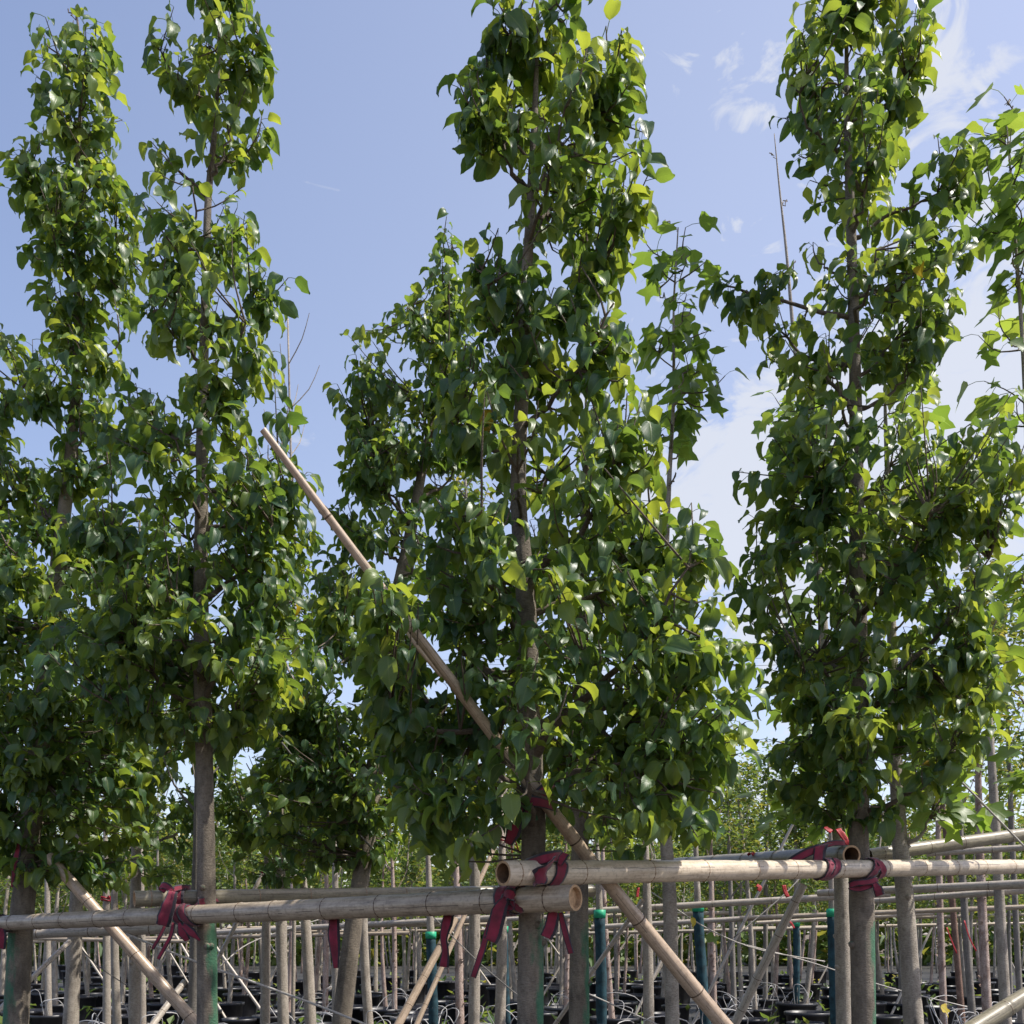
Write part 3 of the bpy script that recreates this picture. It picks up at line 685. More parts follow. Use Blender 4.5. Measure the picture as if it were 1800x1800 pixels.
front_tree('glossy_leaf_tree', 'slender topped glossy leaved tree behind the far end of the left front rail',
    [(28, 1800, 43), (38, 1620, 40), (50, 1500, 35), (70, 1300, 32), (95, 1060, 30), (113, 900, 24), (124, 800, 21), (136, 640, 17), (137, 500, 15), (136, 330, 12), (142, 170, 9), (138, 60, 6), (134, 20, 4)], 6.29,
    [(22, 100, 175), (60, 62, 206), (110, 60, 200), (165, 64, 215), (220, 52, 217), (260, 55, 180), (300, 40, 235), (350, 8, 255), (400, 10, 255), (450, 40, 250), (500, 48, 240), (560, 80, 240), (620, 88, 225), (700, 40, 225), (780, 48, 210), (850, 40, 205), (930, -10, 200), (1000, -70, 220), (1080, -110, 260), (1160, -120, 285), (1250, -120, 292), (1340, -110, 295), (1420, -90, 285), (1490, -50, 290), (1545, 30, 240)],
    group=GF, holes=[(100, 645, 16), (90, 760, 18), (70, 985, 14), (150, 900, 12), (130, 860, 10), (40, 1560, 18), (60, 1500, 14), (55, 870, 14)],
    cover=3.0, leaf=0.118, seed=44, bark=M_BARK_P2,
    limbs=[([(122, 835, 0), (150, 828, -.03), (190, 815, -.05)], 8), ([(108, 915, 0), (85, 905, 0), (60, 880, 0)], 9), ([(60, 1390, 0), (20, 1370, -.1), (-30, 1340, -.1)], 14), ([(75, 1250, 0), (130, 1190, -.1), (190, 1150, -.15)], 12)], nbranch=22)
front_tree('glossy_leaf_tree', 'glossy leaved tree with a thick trunk leaning right, behind the left front rail',
    [(600, 1800, 32), (622, 1620, 31), (645, 1470, 31), (668, 1260, 28), (690, 1090, 26), (715, 970, 23), (736, 860, 19), (752, 775, 17), (770, 700, 12), (785, 560, 8), (795, 420, 5)], 6.8,
    [(405, 765, 800), (450, 745, 835), (520, 735, 840), (560, 690, 840), (600, 612, 850), (640, 608, 850), (700, 580, 850), (780, 590, 835), (850, 588, 790), (900, 572, 780), (960, 568, 750), (1010, 540, 760), (1080, 535, 760), (1160, 540, 740), (1250, 470, 760), (1350, 430, 745), (1430, 430, 725), (1490, 440, 700), (1520, 600, 690)],
    group=GF, holes=[(800, 845, 24), (690, 985, 14), (675, 1000, 12), (705, 960, 10), (760, 850, 16), (655, 1310, 10), (630, 1200, 16), (660, 1100, 14), (600, 1170, 10), (640, 1540, 20), (590, 740, 12)],
    cover=3.2, leaf=0.108, seed=55, bark=M_BARK,
    limbs=[([(752, 790, 0), (745, 750, -.03), (735, 700, -.05)], 10), ([(752, 770, 0), (775, 740, -.03), (805, 705, -.05)], 10), ([(720, 935, 0), (705, 890, -.03), (675, 855, -.05)], 9), ([(705, 985, 0), (680, 975, 0), (655, 965, 0)], 7), ([(750, 800, 0), (780, 800, 0), (810, 790, 0)], 6), ([(660, 1160, 0), (630, 1140, 0), (600, 1150, 0)], 8)], nbranch=20)
front_tree('glossy_leaf_tree', 'glossy leaved tree cut off by the left edge, only dark branch ends showing',
    [(-85, 1800, 46), (-80, 1500, 40), (-75, 1100, 30), (-70, 800, 22), (-66, 600, 10), (-64, 520, 5)], 6.7,
    [(555, -120, 50), (600, -140, 95), (650, -150, 105), (700, -150, 80), (750, -150, 45), (820, -150, 85), (870, -150, 95), (910, -150, 50), (980, -150, 30), (1100, -150, 40), (1400, -150, 40)],
    group=GF, cover=2.6, leaf=0.118, seed=66, nbranch=14, n_single=200,
    limbs=[([(-72, 800, 0), (0, 730, 0), (70, 650, -.05)], 10), ([(-74, 960, 0), (0, 890, 0), (60, 850, 0)], 10)], holes=[(60, 770, 20)])
front_tree('glossy_leaf_tree', 'dark trunked glossy leaved tree standing close behind the cut end of the left front rail',
    [(1018, 1800, 36), (1018, 1600, 34), (1020, 1450, 31), (1022, 1250, 27), (1025, 1000, 20), (1030, 800, 12), (1030, 700, 6)], 5.9,
    [(700, 985, 1075), (800, 960, 1110), (950, 900, 1150), (1100, 880, 1180), (1250, 870, 1200), (1380, 880, 1210), (1460, 880, 1200), (1500, 960, 1160)],
    group=GF, cover=1.3, leaf=0.108, seed=77, nbranch=16, n_single=120, bark=M_BARK_P1, holes=[(935, 1470, 30), (880, 1470, 18), (1060, 1480, 20)])

front_tree('glossy_leaf_tree', 'low glossy leaved tree filling the gap between the mottled and the leaning trunks',
    [(498, 1800, 20), (494, 1600, 19), (492, 1450, 17), (490, 1300, 12), (500, 1100, 8), (520, 940, 4)], 8.6,
    [(930, 505, 560), (1000, 480, 590), (1060, 440, 600), (1120, 410, 610), (1200, 400, 620), (1290, 395, 640), (1400, 385, 640), (1480, 400, 620), (1560, 440, 560)],
    group=GF, holes=[(430, 1320, 26), (640, 1310, 14), (363, 1480, 24)], cover=1.6, leaf=0.11, seed=141, nbranch=14, n_single=60, bark=M_BARK_GREY)
front_tree('glossy_leaf_tree', 'low glossy leaved tree filling the gap left of the bare mottled trunk',
    [(236, 1800, 20), (238, 1600, 19), (240, 1450, 16), (242, 1300, 12), (244, 1100, 8), (246, 890, 4)], 8.4,
    [(880, 215, 270), (960, 195, 300), (1050, 190, 320), (1150, 170, 350), (1290, 160, 400), (1400, 170, 400), (1480, 190, 390), (1545, 220, 300)],
    group=GF, holes=[(300, 1345, 8), (363, 1500, 24)], cover=1.6, leaf=0.11, seed=142, nbranch=14, n_single=60, bark=M_BARK_GREY)

# lobed-leaf (tulip) trees
GT = 'slim lobed leaf trees between the front trees'
front_tree('lobed_leaf_tree', 'slim lobed leaf tree rising in the sky gap between the two largest trees',
    [(1182, 1800, 26), (1178, 1600, 24), (1168, 1400, 20), (1166, 1100, 15), (1176, 850, 9), (1184, 700, 7), (1184, 550, 5), (1188, 470, 4), (1192, 400, 3)], 5.6,
    [(395, 1165, 1218), (430, 1120, 1215), (470, 1120, 1245), (500, 1140, 1240), (540, 1150, 1235), (580, 1110, 1250), (620, 1110, 1270), (660, 1115, 1275), (710, 1125, 1265), (750, 1130, 1210), (780, 1150, 1200), (940, 1180, 1260)],
    group=GT, kind='tulip', cover=0.48, leaf=0.135, seed=88, nbranch=12, bark=M_BARK_GREY, holes=[(1178, 850, 22), (1230, 860, 40), (1215, 590, 8), (1250, 560, 8)],
    sprigs=[(1275, 660), (1250, 640), (1255, 705), (1205, 400), (1240, 460), (1250, 580), (1130, 420), (1235, 950)])
front_tree('lobed_leaf_tree', 'slim lobed leaf tree running up the right edge, the big lobed leaf at its tip',
    [(1835, 1800, 26), (1828, 1400, 20), (1815, 1000, 12), (1800, 650, 8), (1787, 450, 6), (1775, 290, 4), (1768, 200, 3)], 5.6,
    [(135, 1750, 1800), (190, 1715, 1830), (260, 1705, 1830), (310, 1735, 1850), (400, 1720, 1860), (470, 1735, 1860), (560, 1725, 1860), (640, 1735, 1860), (720, 1740, 1860), (780, 1750, 1860), (960, 1780, 1860), (1420, 1775, 1860)],
    group=GT, kind='tulip', cover=0.55, leaf=0.145, seed=99, nbranch=14, n_single=120, bark=M_BARK_GREY, holes=[(1740, 520, 15), (1760, 640, 12), (1770, 870, 30)],
    sprigs=[(1765, 170), (1712, 235), (1735, 280), (1730, 355), (1720, 590), (1730, 670), (1700, 380)])
front_tree('lobed_leaf_tree', 'thin sparse lobed leaf tree, its pale shoot in the sky left of the pinched crown',
    [(1484, 1800, 29), (1480, 1600, 28), (1470, 1400, 22), (1430, 900, 13), (1398, 620, 8), (1383, 450, 6), (1370, 330, 4), (1361, 235, 2)], 7.3,
    [(240, 1352, 1372), (290, 1340, 1402), (360, 1335, 1412), (430, 1362, 1410), (480, 1358, 1395), (560, 1340, 1420), (640, 1330, 1440), (720, 1340, 1450), (1000, 1380, 1500), (1350, 1350, 1520), (1400, 1325, 1520), (1470, 1340, 1540)],
    group=GT, kind='tulip', cover=0.36, leaf=0.15, seed=111, nbranch=12, bark=M_BARK_GREY, holes=[(1378, 440, 10), (1480, 1500, 20)],
    sprigs=[(1340, 1410), (1380, 1430), (1420, 1450), (1440, 1420), (1360, 1450)])
front_tree('lobed_leaf_tree', 'lobed leaf tree with smooth grey trunk beside the pinched tree, stub branch above the rails',
    [(1606, 1800, 34), (1592, 1600, 31), (1580, 1450, 27), (1570, 1200, 22), (1562, 900, 14), (1556, 720, 7), (1555, 640, 4)], 6.2,
    [(640, 1565, 1640), (700, 1555, 1665), (760, 1545, 1640), (900, 1545, 1640), (1100, 1550, 1660), (1300, 1580, 1690), (1380, 1590, 1720), (1430, 1600, 1730), (1480, 1610, 1700)],
    group=GT, kind='tulip', cover=0.5, leaf=0.15, seed=122, nbranch=10, bark=M_BARK_GREY, holes=[(1582, 1470, 20)],
    limbs=[([(1582, 1500, 0), (1600, 1482, -.03), (1625, 1462, -.05), (1634, 1438, -.06)], 12), ([(1575, 1435, 0), (1558, 1430, -.02), (1540, 1420, -.03)], 7)],
    sprigs=[(1610, 660), (1640, 665), (1620, 700), (1660, 1400), (1690, 1410), (1650, 1380), (1720, 1425)])

# ------------------------------------------------------------------ slim nursery trees of the back rows
rng = np.random.default_rng(2024)
def crown_arr(rng, h, r, n, shapes, size, open_=0.0):
    z = rng.random(n) ** 0.85 * h; rr = r * np.sqrt(rng.random(n)) * (1.0 - 0.55 * (z / h)) * (0.75 + 0.5 * np.sin(z * 7 + rng.uniform(0, 6)) ** 2)
    a = rng.uniform(0, 6.283, n)
    pos = np.stack([rr * np.cos(a), rr * np.sin(a), z], 1)
    # leaves gather along a few dozen twigs
    nt_ = max(12, n // 16); tz = rng.random(nt_) ** 0.85 * h; ta = rng.uniform(0, 6.283, nt_); tr = r * np.sqrt(rng.random(nt_)) * (1.0 - 0.5 * tz / h)
    k = rng.integers(0, nt_, n); f = rng.random(n)
    pos = np.stack([tr[k] * np.cos(ta[k]) * (.35 + .65 * f), tr[k] * np.sin(ta[k]) * (.35 + .65 * f), np.maximum(0, tz[k] + (f - .6) * .35)], 1) + rng.normal(0, .05, (n, 3)); a = np.arctan2(pos[:, 1], pos[:, 0])
    m3 = leaf_mats_arrays(a + rng.normal(0, 1.0, n), rng.normal(0, .5, n), rng.normal(0, .4, n), size * rng.uniform(.55, 1.3, n))
    return pos, m3, rng.integers(0, len(shapes), n)
def crown_mesh(rng, h, r, n, size):
    pos, m3, var = crown_arr(rng, h, r, n, SIMPLE, size)
    mb = MB()
    for i in range(n):
        V, F, UV = SIMPLE[var[i]]
        mb.add(V @ m3[i].T + pos[i], F, UV, rnd=rng.random())
    return mb
CROWNS = [crown_mesh(rng, h, r, n, s).mesh('crown', M_LEAF_FAR, smooth=False) for h, r, n, s in
          [(1.9, .58, 850, .1), (2.2, .62, 950, .1), (1.6, .62, 800, .095), (1.3, .46, 430, .09), (2.6, .55, 850, .1), (0.9, .5, 360, .09)]]

def trunk_with_forks(mb, path, rad, rng, z_from, n_fork, length, sides=8):
    mb.add(*tube(path, rad, sides, lump=0.02, rng=rng))
    for _ in range(n_fork):
        t = rng.uniform(0, 1); zz = z_from + t * (path[-1][2] - z_from) * .9
        k = int(np.argmin(abs(path[:, 2] - zz))); a = rng.uniform(0, 6.28); Lb = length * rng.uniform(.5, 1.1) * (1 - .4 * t)
        s = path[k]; e = s + np.array([math.cos(a) * Lb * .55, math.sin(a) * Lb * .55, Lb * .85]); m_ = (s + e) / 2 + np.array([math.cos(a), math.sin(a), -0.4]) * Lb * .08
        mb.add(*tube(catmull([s, m_, e], 5), np.linspace(max(.006, rad[k] * .4), .003, 5), 5, cap=False))

def slim_tree(px0, px1, wpx, d, bark, label, top=1340, cz=2.45, crown=None, group=None, teal=None, tie=False, leaves=True, flakes=False, name='nursery_tree', forks=7):
    """px0 at the picture's lower edge, px1 at y 1450"""
    a = P(px0, 1800, d); b = P(px1, 1450, d); s = (b - a) / (b - a)[2]
    g = a - s * a[2]; topz = EYE + (HOR - top) / FPX * d
    tp = a + s * (topz - a[2])
    root = empty(name, g, label, 'tree', group)
    n = 18; path = catmull([g, (g + tp) / 2 + np.array([rng.normal(0, .03), 0, 0]), tp], n)
    r0 = wpx * d / FPX / 2; rad = np.interp(np.linspace(0, 1, n), [0, .5, 1], [r0 * 1.08, r0 * .88, .008])
    mb = MB(); trunk_with_forks(mb, path, rad, rng, max(1.7, cz - .5), forks, .8)
    tr = mb.build('trunk', bark, root)
    if flakes:
        fl = MB()
        for _ in range(60):
            t = rng.uniform(.05, .8); k = t * (n - 1); i = int(k); q = path[i] + (path[i + 1] - path[i]) * (k - i); aa = rng.uniform(0, 6.28); rr_ = rad[i]
            o_ = np.array([math.cos(aa), math.sin(aa), 0]); tt = np.array([-math.sin(aa), math.cos(aa), 0]); h = rng.uniform(.01, .03)
            c = q + o_ * rr_ * .95
            fl.add([c - tt * h, c + tt * h * .4, c + tt * h + o_ * h * 1.1 + (0, 0, h), c - tt * h * .3 + o_ * h * .8 + (0, 0, h * 1.3)], [(0, 1, 2, 3)])
        fl.build('bark_flakes', bark, root, kind='stuff', smooth=False)
    if teal:
        y0, sl = teal
        ztop = EYE + (HOR - y0) / FPX * d
        zs = np.linspace(0.42, ztop, 14); q = np.array([g + s * z for z in zs])
        # the trunk bows a little: follow it
        q = np.array([np.array([np.interp(z, path[:, 2], path[:, 0]), np.interp(z, path[:, 2], path[:, 1]), z]) for z in zs])
        wm = MB(); wm.add(*tube(q, r0 * 1.07 + .003, 10, lump=.06, rng=rng)); wm.build('trunk_wrap', M_TEAL, root, label='teal cloth wrapped round the lower trunk')
        gm = MB(); gm.add(*tube([q[-1] - (0, 0, .03), q[-1] + (0, 0, .045)], r0 * 1.1 + .009, 10)); gm.build('wrap_band', M_GREEN_TAPE, root)
    if tie:
        z = EYE + (HOR - tie) / FPX * d
        c = np.array([np.interp(z, path[:, 2], path[:, 0]), np.interp(z, path[:, 2], path[:, 1]), z])
        tie_band(c, r0 + .006, d)
    if crown is not None:
        i = crown; o = bpy.data.objects.new('crown', CROWNS[i]); C.objects.link(o); o.parent = root
        h = [1.9, 2.2, 1.6, 1.3, 2.6, .9][i]
        k = max(.25, (topz + .1 - cz) / h); base = a + s * (cz - a[2])
        o.location = Vector(base - g); o.scale = (max(.55, min(1, k * 1.1)),) * 2 + (k,); o.rotation_euler = (0, 0, rng.uniform(0, 6.28)); o['kind'] = 'stuff'
    return root

def tie_band(c, r, d):
    t = empty('string_tie', c, None, 'tie')
    m_ = MB(); a = np.linspace(0, 2 * math.pi, 15)
    for dz in (-.012, .012):
        m_.add(*tube(np.stack([c[0] + r * np.cos(a), c[1] + r * np.sin(a), np.full(15, c[2] + dz) + .008 * np.sin(a * 2)], 1), .008, 5, cap=False))
    m_.build('band', M_RED, t)
    for k in (0, 1):
        m2 = MB(); x = r * (.6 + .5 * k)
        m2.add(*tube(catmull([c + (x, -r, 0), c + (x + .03, -r - .02, .02), c + (x + .05 + .02 * k, -r - .02, -.05), c + (x + .06 + .03 * k, -r - .01, -.13)], 8), np.linspace(.012, .007, 8), 4))
        m2.build('loose_end', M_RED, t)
    t['_'] = 1; del t['_']
    return t

TIES = []
def with_tie(tree_args, label, **kw):
    before = set(C.objects)
    slim_tree(*tree_args, **kw)
    for o in set(C.objects) - before:
        if o.name.startswith('string_tie'): o['label'] = label; TIES.append(o)

GM = 'slim trunks standing just behind the front row'
slim_tree(122, 136, 29, 8.2, M_BARK_GREY, 'leaning slim tree with a trunk sunlit on one side, right of the leftmost big trunk', top=1250, cz=2.9, crown=2, group=GM)
with_tie((187, 184, 15, 10.2, M_BARK_GREY, 'thin straight tree with a red tie, crossed by the short leaning bamboo at left'), 'dark red cloth tie on the thin straight tree at left', top=1330, cz=3.0, crown=3, group=GM, tie=1580)
slim_tree(209, 206, 16, 9.6, M_BARK_GREY, 'mottled pale tree next to the short leaning bamboo at left', top=1330, cz=2.9, crown=3, group=GM)
slim_tree(86, 84, 12, 13.5, M_BARK_GREY, 'thin pale tree in the gap between the two left leaning trunks', top=1360, cz=2.6, crown=0, group=GM)
slim_tree(338, 344, 26, 7.9, M_BARK_DARK, 'dark slim trunk almost hidden beside the bare mottled trunk', top=1200, cz=3.0, crown=2, group=GM)
with_tie((466, 470, 18, 9.2, M_BARK_GREY, 'slim tree with a bright red tie between the mottled trunk and the leaning trunk'), 'bright red tie on the slim tree between the mottled and the leaning trunk', top=1345, cz=2.75, crown=3, group=GM, tie=1530)
slim_tree(543, 522, 21, 9.0, M_BARK_GREY, 'forked grey slim tree left of the thick leaning trunk', top=1330, cz=2.8, crown=3, group=GM, forks=10)
slim_tree(590, 586, 15, 11.2, M_BARK_GREY, 'thin grey tree seen just left of the thick leaning trunk', top=1350, cz=2.9, crown=3, group=GM)
slim_tree(655, 652, 17, 10.1, M_BARK_GREY, 'pale slim tree just right of the thick leaning trunk', top=1340, cz=3.0, crown=3, group=GM)
slim_tree(505, 510, 10, 13.6, M_BARK_PEEL, 'thin pinkish peeling tree left of the forked grey tree', top=1370, cz=2.7, crown=0, group=GM, flakes=True)
slim_tree(571, 573, 10, 14.1, M_BARK_PEEL, 'thin pinkish peeling tree right of the forked grey tree', top=1375, cz=2.7, crown=0, group=GM, flakes=True)
slim_tree(693, 684, 9, 14.0, M_BARK_PEEL, 'bent peeling tree behind the pale string lines mid left', top=1370, cz=2.7, crown=0, group=GM, flakes=True)
slim_tree(762, 750, 15, 11.0, M_BARK_GREY, 'slim tree in a teal wrap behind the thin leaning stake', top=1345, cz=2.9, crown=3, group=GM, teal=(1645, 0))
slim_tree(808, 798, 15, 11.4, M_BARK_PEEL, 'pale peeling tree right of the thin leaning stake', top=1345, cz=2.9, crown=3, group=GM, flakes=True)
slim_tree(831, 826, 20, 9.0, M_BARK_GREY, 'tall pale grey tree, its upper stem in the sky gap left of the largest tree', top=790, cz=4.9, crown=3, group=GM)
with_tie((876, 879, 20, 9.3, M_BARK_GREY, 'grey tree with a red tie just left of the largest trunk'), 'red tie on the grey tree just left of the largest trunk', top=1330, cz=3.1, crown=3, group=GM, tie=1475)
slim_tree(893, 889, 11, 11.7, M_BARK_GREY, 'slim tree in a teal wrap touching the largest trunk', top=1350, cz=2.9, crown=3, group=GM, teal=(1635, 0))
slim_tree(1056, 1046, 16, 9.4, M_BARK_GREY, 'slim tree in a teal wrap right of the largest trunk', top=1340, cz=2.8, crown=3, group=GM, teal=(1608, 0))
slim_tree(1078, 1062, 11, 12.6, M_BARK_PEEL, 'peeling tree with shaggy bark beside the teal wrapped trunk right of the largest trunk', top=1350, cz=2.8, crown=0, group=GM, flakes=True)
slim_tree(995, 991, 9, 14.3, M_BARK_PEEL, 'thin peeling tree between the largest trunk and the dark trunk', top=1360, cz=2.6, crown=0, group=GM, flakes=True)
slim_tree(1140, 1134, 20, 9.1, M_BARK_GREY, 'grey slim tree beside the lower half of the long brace', top=1340, cz=2.9, crown=3, group=GM)
slim_tree(1243, 1224, 16, 10.0, M_BARK_GREY, 'slim tree in a teal wrap crossed by the yellow leaf', top=1350, cz=2.9, crown=3, group=GM, teal=(1597, 0))
slim_tree(1256, 1250, 11, 13.1, M_BARK_PEEL, 'thin peeling tree right of the teal wrap with the yellow leaf', top=1350, cz=2.7, crown=0, group=GM, flakes=True)
slim_tree(1291, 1280, 10, 14.4, M_BARK_DARK, 'thin dark tree in the wide gap below the right front rail', top=1355, cz=2.5, crown=0, group=GM)
slim_tree(1328, 1300, 9, 14.8, M_BARK_GREY, 'thin pale tree leaning left in the wide gap below the right front rail', top=1350, cz=2.4, crown=1, group=GM)
slim_tree(1400, 1397, 10, 15.2, M_BARK_GREY, 'thin tree in a teal wrap behind the grey leaning stake', top=1350, cz=2.6, crown=0, group=GM, teal=(1625, 0))
slim_tree(1470, 1461, 16, 9.5, M_BARK_GREY, 'slim tree in a dark teal wrap left of the pinched tree', top=1345, cz=2.9, crown=3, group=GM, teal=(1606, 0))
slim_tree(1660, 1652, 13, 12.0, M_BARK_PEEL, 'pale pink peeling tree right of the smooth grey trunk', top=1180, cz=3.0, crown=1, group=GM, flakes=True)
slim_tree(1690, 1655, 12, 11.5, M_BARK_RED, 'reddish brown tree leaning left among the right hand trunks', top=1150, cz=3.2, crown=0, group=GM)
slim_tree(1712, 1694, 14, 10.8, M_BARK_DARK, 'dark curved tree among the right hand trunks', top=1130, cz=3.2, crown=1, group=GM)
slim_tree(1738, 1727, 17, 10.1, M_BARK_PEEL, 'stout pale pink peeling tree among the right hand trunks', top=1080, cz=3.1, crown=1, group=GM, flakes=True)
slim_tree(1768, 1748, 20, 8.7, M_BARK_GREY, 'grey tree with a green band, rightmost of the thick back trunks', top=960, cz=3.4, crown=4, group=GM, forks=12)
slim_tree(1795, 1780, 11, 12.4, M_BARK_DARK, 'thin dark tree touching the right edge', top=1020, cz=3.2, crown=4, group=GM)
slim_tree(513, 511, 7, 9.8, M_BARK_GREY, 'bare whip thin tree rising in the sky right of the leftmost crowns', top=560, cz=3.9, crown=None, group=GM, forks=16)
slim_tree(250, 246, 13, 11, M_BARK_GREY, 'thin grey tree behind the left end of the second rail', top=1350, cz=2.8, crown=0, group=GM)
slim_tree(1345, 1350, 9, 17, M_BARK_DARK, 'thin dark tree rising behind the green gap right of the largest crown', top=1330, cz=2.3, crown=1, group=GM)

# far rows: one object per tree, shared meshes
FARKINDS = [('nursery_tree', M_BARK_GREY, 'slim grey trunked young tree in the far nursery rows', 'grey young trees in the far rows'),
            ('nursery_tree', M_BARK_DARK, 'slim dark trunked young tree in the far nursery rows', 'dark young trees in the far rows'),
            ('nursery_tree', M_BARK_PEEL, 'slim pinkish peeling young tree in the far nursery rows', 'peeling young trees in the far rows')]
FAR_TRUNKS = []
for nm, bk, lb, gp in FARKINDS:
    vs = []
    for v in range(3):
        mb = MB(); h = 3.7
        path = catmull([(0, 0, 0), (rng.normal(0, .05), rng.normal(0, .05), 1.8), (rng.normal(0, .1), rng.normal(0, .1), h)], 9)
        trunk_with_forks(mb, path, np.linspace(.042, .008, 9), rng, 1.7, 9, .8, 6)
        vs.append(mb.mesh('trunk', bk))
    FAR_TRUNKS.append(vs)
pot_spots = []
for row, d in enumerate([15.5, 17.5, 19.5, 22, 25, 28.5, 33, 38, 43]):
    half = d * 0.5 + 0.6; nx = int(2 * half / (0.68 + 0.011 * d))
    for i in range(nx):
        x = -half + 2 * half * (i + .5 + rng.uniform(-.3, .3)) / nx; y = d + rng.uniform(-.35, .35)
        k = rng.choice(3, p=[.5, .25, .25]); nm, bk, lb, gp = FARKINDS[k]
        root = empty(nm, (x, y, 0), lb, 'tree', gp); s = rng.uniform(.82, 1.08)
        t = bpy.data.objects.new('trunk', FAR_TRUNKS[k][rng.integers(3)]); C.objects.link(t); t.parent = root
        t.scale = (rng.uniform(.8, 1.25),) * 2 + (s,); t.rotation_euler = (rng.normal(0, .03), rng.normal(0, .03), rng.uniform(0, 6.28))
        c = bpy.data.objects.new('crown', CROWNS[rng.integers(0, 5)]); C.objects.link(c); c.parent = root; c['kind'] = 'stuff'
        c.location = (rng.normal(0, .06), rng.normal(0, .06), rng.uniform(1.75, 2.05)); c.scale = (1.0, 1.0, s * .95); c.rotation_euler = (0, 0, rng.uniform(0, 6.28))
        pot_spots.append((x, y))

# far hedge line closing the horizon
mb = MB()
for i in range(24000):
    x = rng.uniform(-36, 36); y = rng.uniform(46, 54)
    z = rng.random() ** 1.25 * (6.4 + 1.2 * math.sin(x * .35) + .7 * math.sin(x * 1.1 + 2))
    V, F, UV = SIMPLE[rng.integers(3)]
    m3 = leaf_mats_arrays(np.array([rng.uniform(0, 6.28)]), np.array([rng.normal(0, .5)]), np.array([rng.normal(0, .5)]), np.array([rng.uniform(.35, .8)]))[0]
    mb.add(V @ m3.T + (x, y, z), F, UV, rnd=rng.random())
tag(mb.build('treeline', M_LEAF_FAR, smooth=False), 'far line of trees closing the back of the nursery', 'treeline', kind='stuff')

# ------------------------------------------------------------------ pots and drip tubes
def pot_meshes(r, h):
    a = MB(); n = 16
    zs = [0, h * .9, h * .9, h, h, h * .86]; rs = [r * .82, r * .97, r * 1.05, r * 1.07, r * .98, r * .95]
    t = np.linspace(0, 2 * math.pi, n + 1)
    V = []; F = []
    for z, q in zip(zs, rs): V += [(q * math.cos(x), q * math.sin(x), z) for x in t]
    for i in range(len(zs) - 1):
        for j in range(n): F.append((i * (n + 1) + j, i * (n + 1) + j + 1, (i + 1) * (n + 1) + j + 1, (i + 1) * (n + 1) + j))
    a.add(V, F)
    s = MB(); s.add([(0, 0, h * .9)] + [(r * .94 * math.cos(x), r * .94 * math.sin(x), h * .87) for x in t], [(0, j + 1, j + 2) for j in range(n)])
    return a.mesh('pot_body', M_POT), s.mesh('soil', M_SOIL)
POTS = [pot_meshes(.24, .42), pot_meshes(.29, .46), pot_meshes(.21, .40)]
TUBES = []
for v in range(4):
    mb = MB()
    for _ in range(3):
        a = rng.uniform(0, 6.28); r = rng.uniform(.15, .34); h = rng.uniform(.1, .34); b_ = a + rng.uniform(1.2, 2.8)
        mb.add(*tube(catmull([(r * math.cos(a) * .5, r * math.sin(a) * .5, .38), (r * math.cos(a), r * math.sin(a), .42 + h), (r * math.cos((a + b_) / 2) * 1.2, r * math.sin((a + b_) / 2) * 1.2, .46 + h * .7), (r * 1.3 * math.cos(b_), r * 1.3 * math.sin(b_), .2)], 14), .0052, 5, cap=False))
    TUBES.append(mb.mesh('drip_tube', M_TUBE))
extra = [(rng.uniform(-.5, .5) * y, y) for y in np.concatenate([rng.uniform(12.3, 15, 26), rng.uniform(16, 26, 34)])]
mid_spots = [(o.location.x, o.location.y) for o in list(C.objects) if o.type == 'EMPTY' and o.get('group') == GM]
for i, (x, y) in enumerate(mid_spots + extra + pot_spots[:150]):
    k = rng.integers(3); b_, s_ = POTS[k]
    root = empty('plant_pot', (x, y, .008), 'black plastic nursery pot standing in the rows behind the trees', 'pot', 'black nursery pots in the back rows')
    for me in (b_, s_):
        o = bpy.data.objects.new(me.name.split('.')[0], me); C.objects.link(o); o.parent = root
    root.rotation_euler = (0, 0, rng.uniform(0, 6.28))
    if i < 36:
        o = bpy.data.objects.new('drip_tube', TUBES[rng.integers(4)]); C.objects.link(o); o.location = (x, y, .01); o.rotation_euler = (0, 0, rng.uniform(0, 6.28))
        tag(o, 'thin white drip tube looping out of a black pot', 'tube', 'white drip tubes looping over the pots')

# ground
mb = MB(); mb.add([(-700, -300, 0), (700, -300, 0), (700, 1400, 0), (-700, 1400, 0)], [(0, 1, 2, 3)], [(0, 0), (1, 0), (1, 1), (0, 1)])
tag(mb.build('ground', M_GROUND), 'bare brown soil of the nursery', 'ground', kind='structure')
mb = MB(); mb.add([(-30, 2, .004), (30, 2, .004), (40, 52, .004), (-40, 52, .004)], [(0, 1, 2, 3)])
tag(mb.build('ground_fabric', M_FABRIC), 'black weed fabric under the potted trees', 'ground cover', kind='structure')
mb = MB()
for _ in range(320):
    y = rng.uniform(12.5, 30); x = rng.uniform(-.52, .52) * y; n = rng.integers(4, 9)
    for k in range(n):
        V, F, UV = SIMPLE[rng.integers(3)]
        m3 = leaf_mats_arrays(np.array([rng.uniform(0, 6.28)]), np.array([0.]), np.array([rng.uniform(-1.3, -.2)]), np.array([rng.uniform(.08, .22)]))[0]
        mb.add(V @ m3.T * (1, 1, 1) + (x + rng.normal(0, .12), y + rng.normal(0, .12), rng.uniform(.0, .35)), F, UV, rnd=rng.random())
tag(mb.build('weeds', M_LEAF_FAR, smooth=False), 'low green weeds between the pots', 'weeds', kind='stuff')

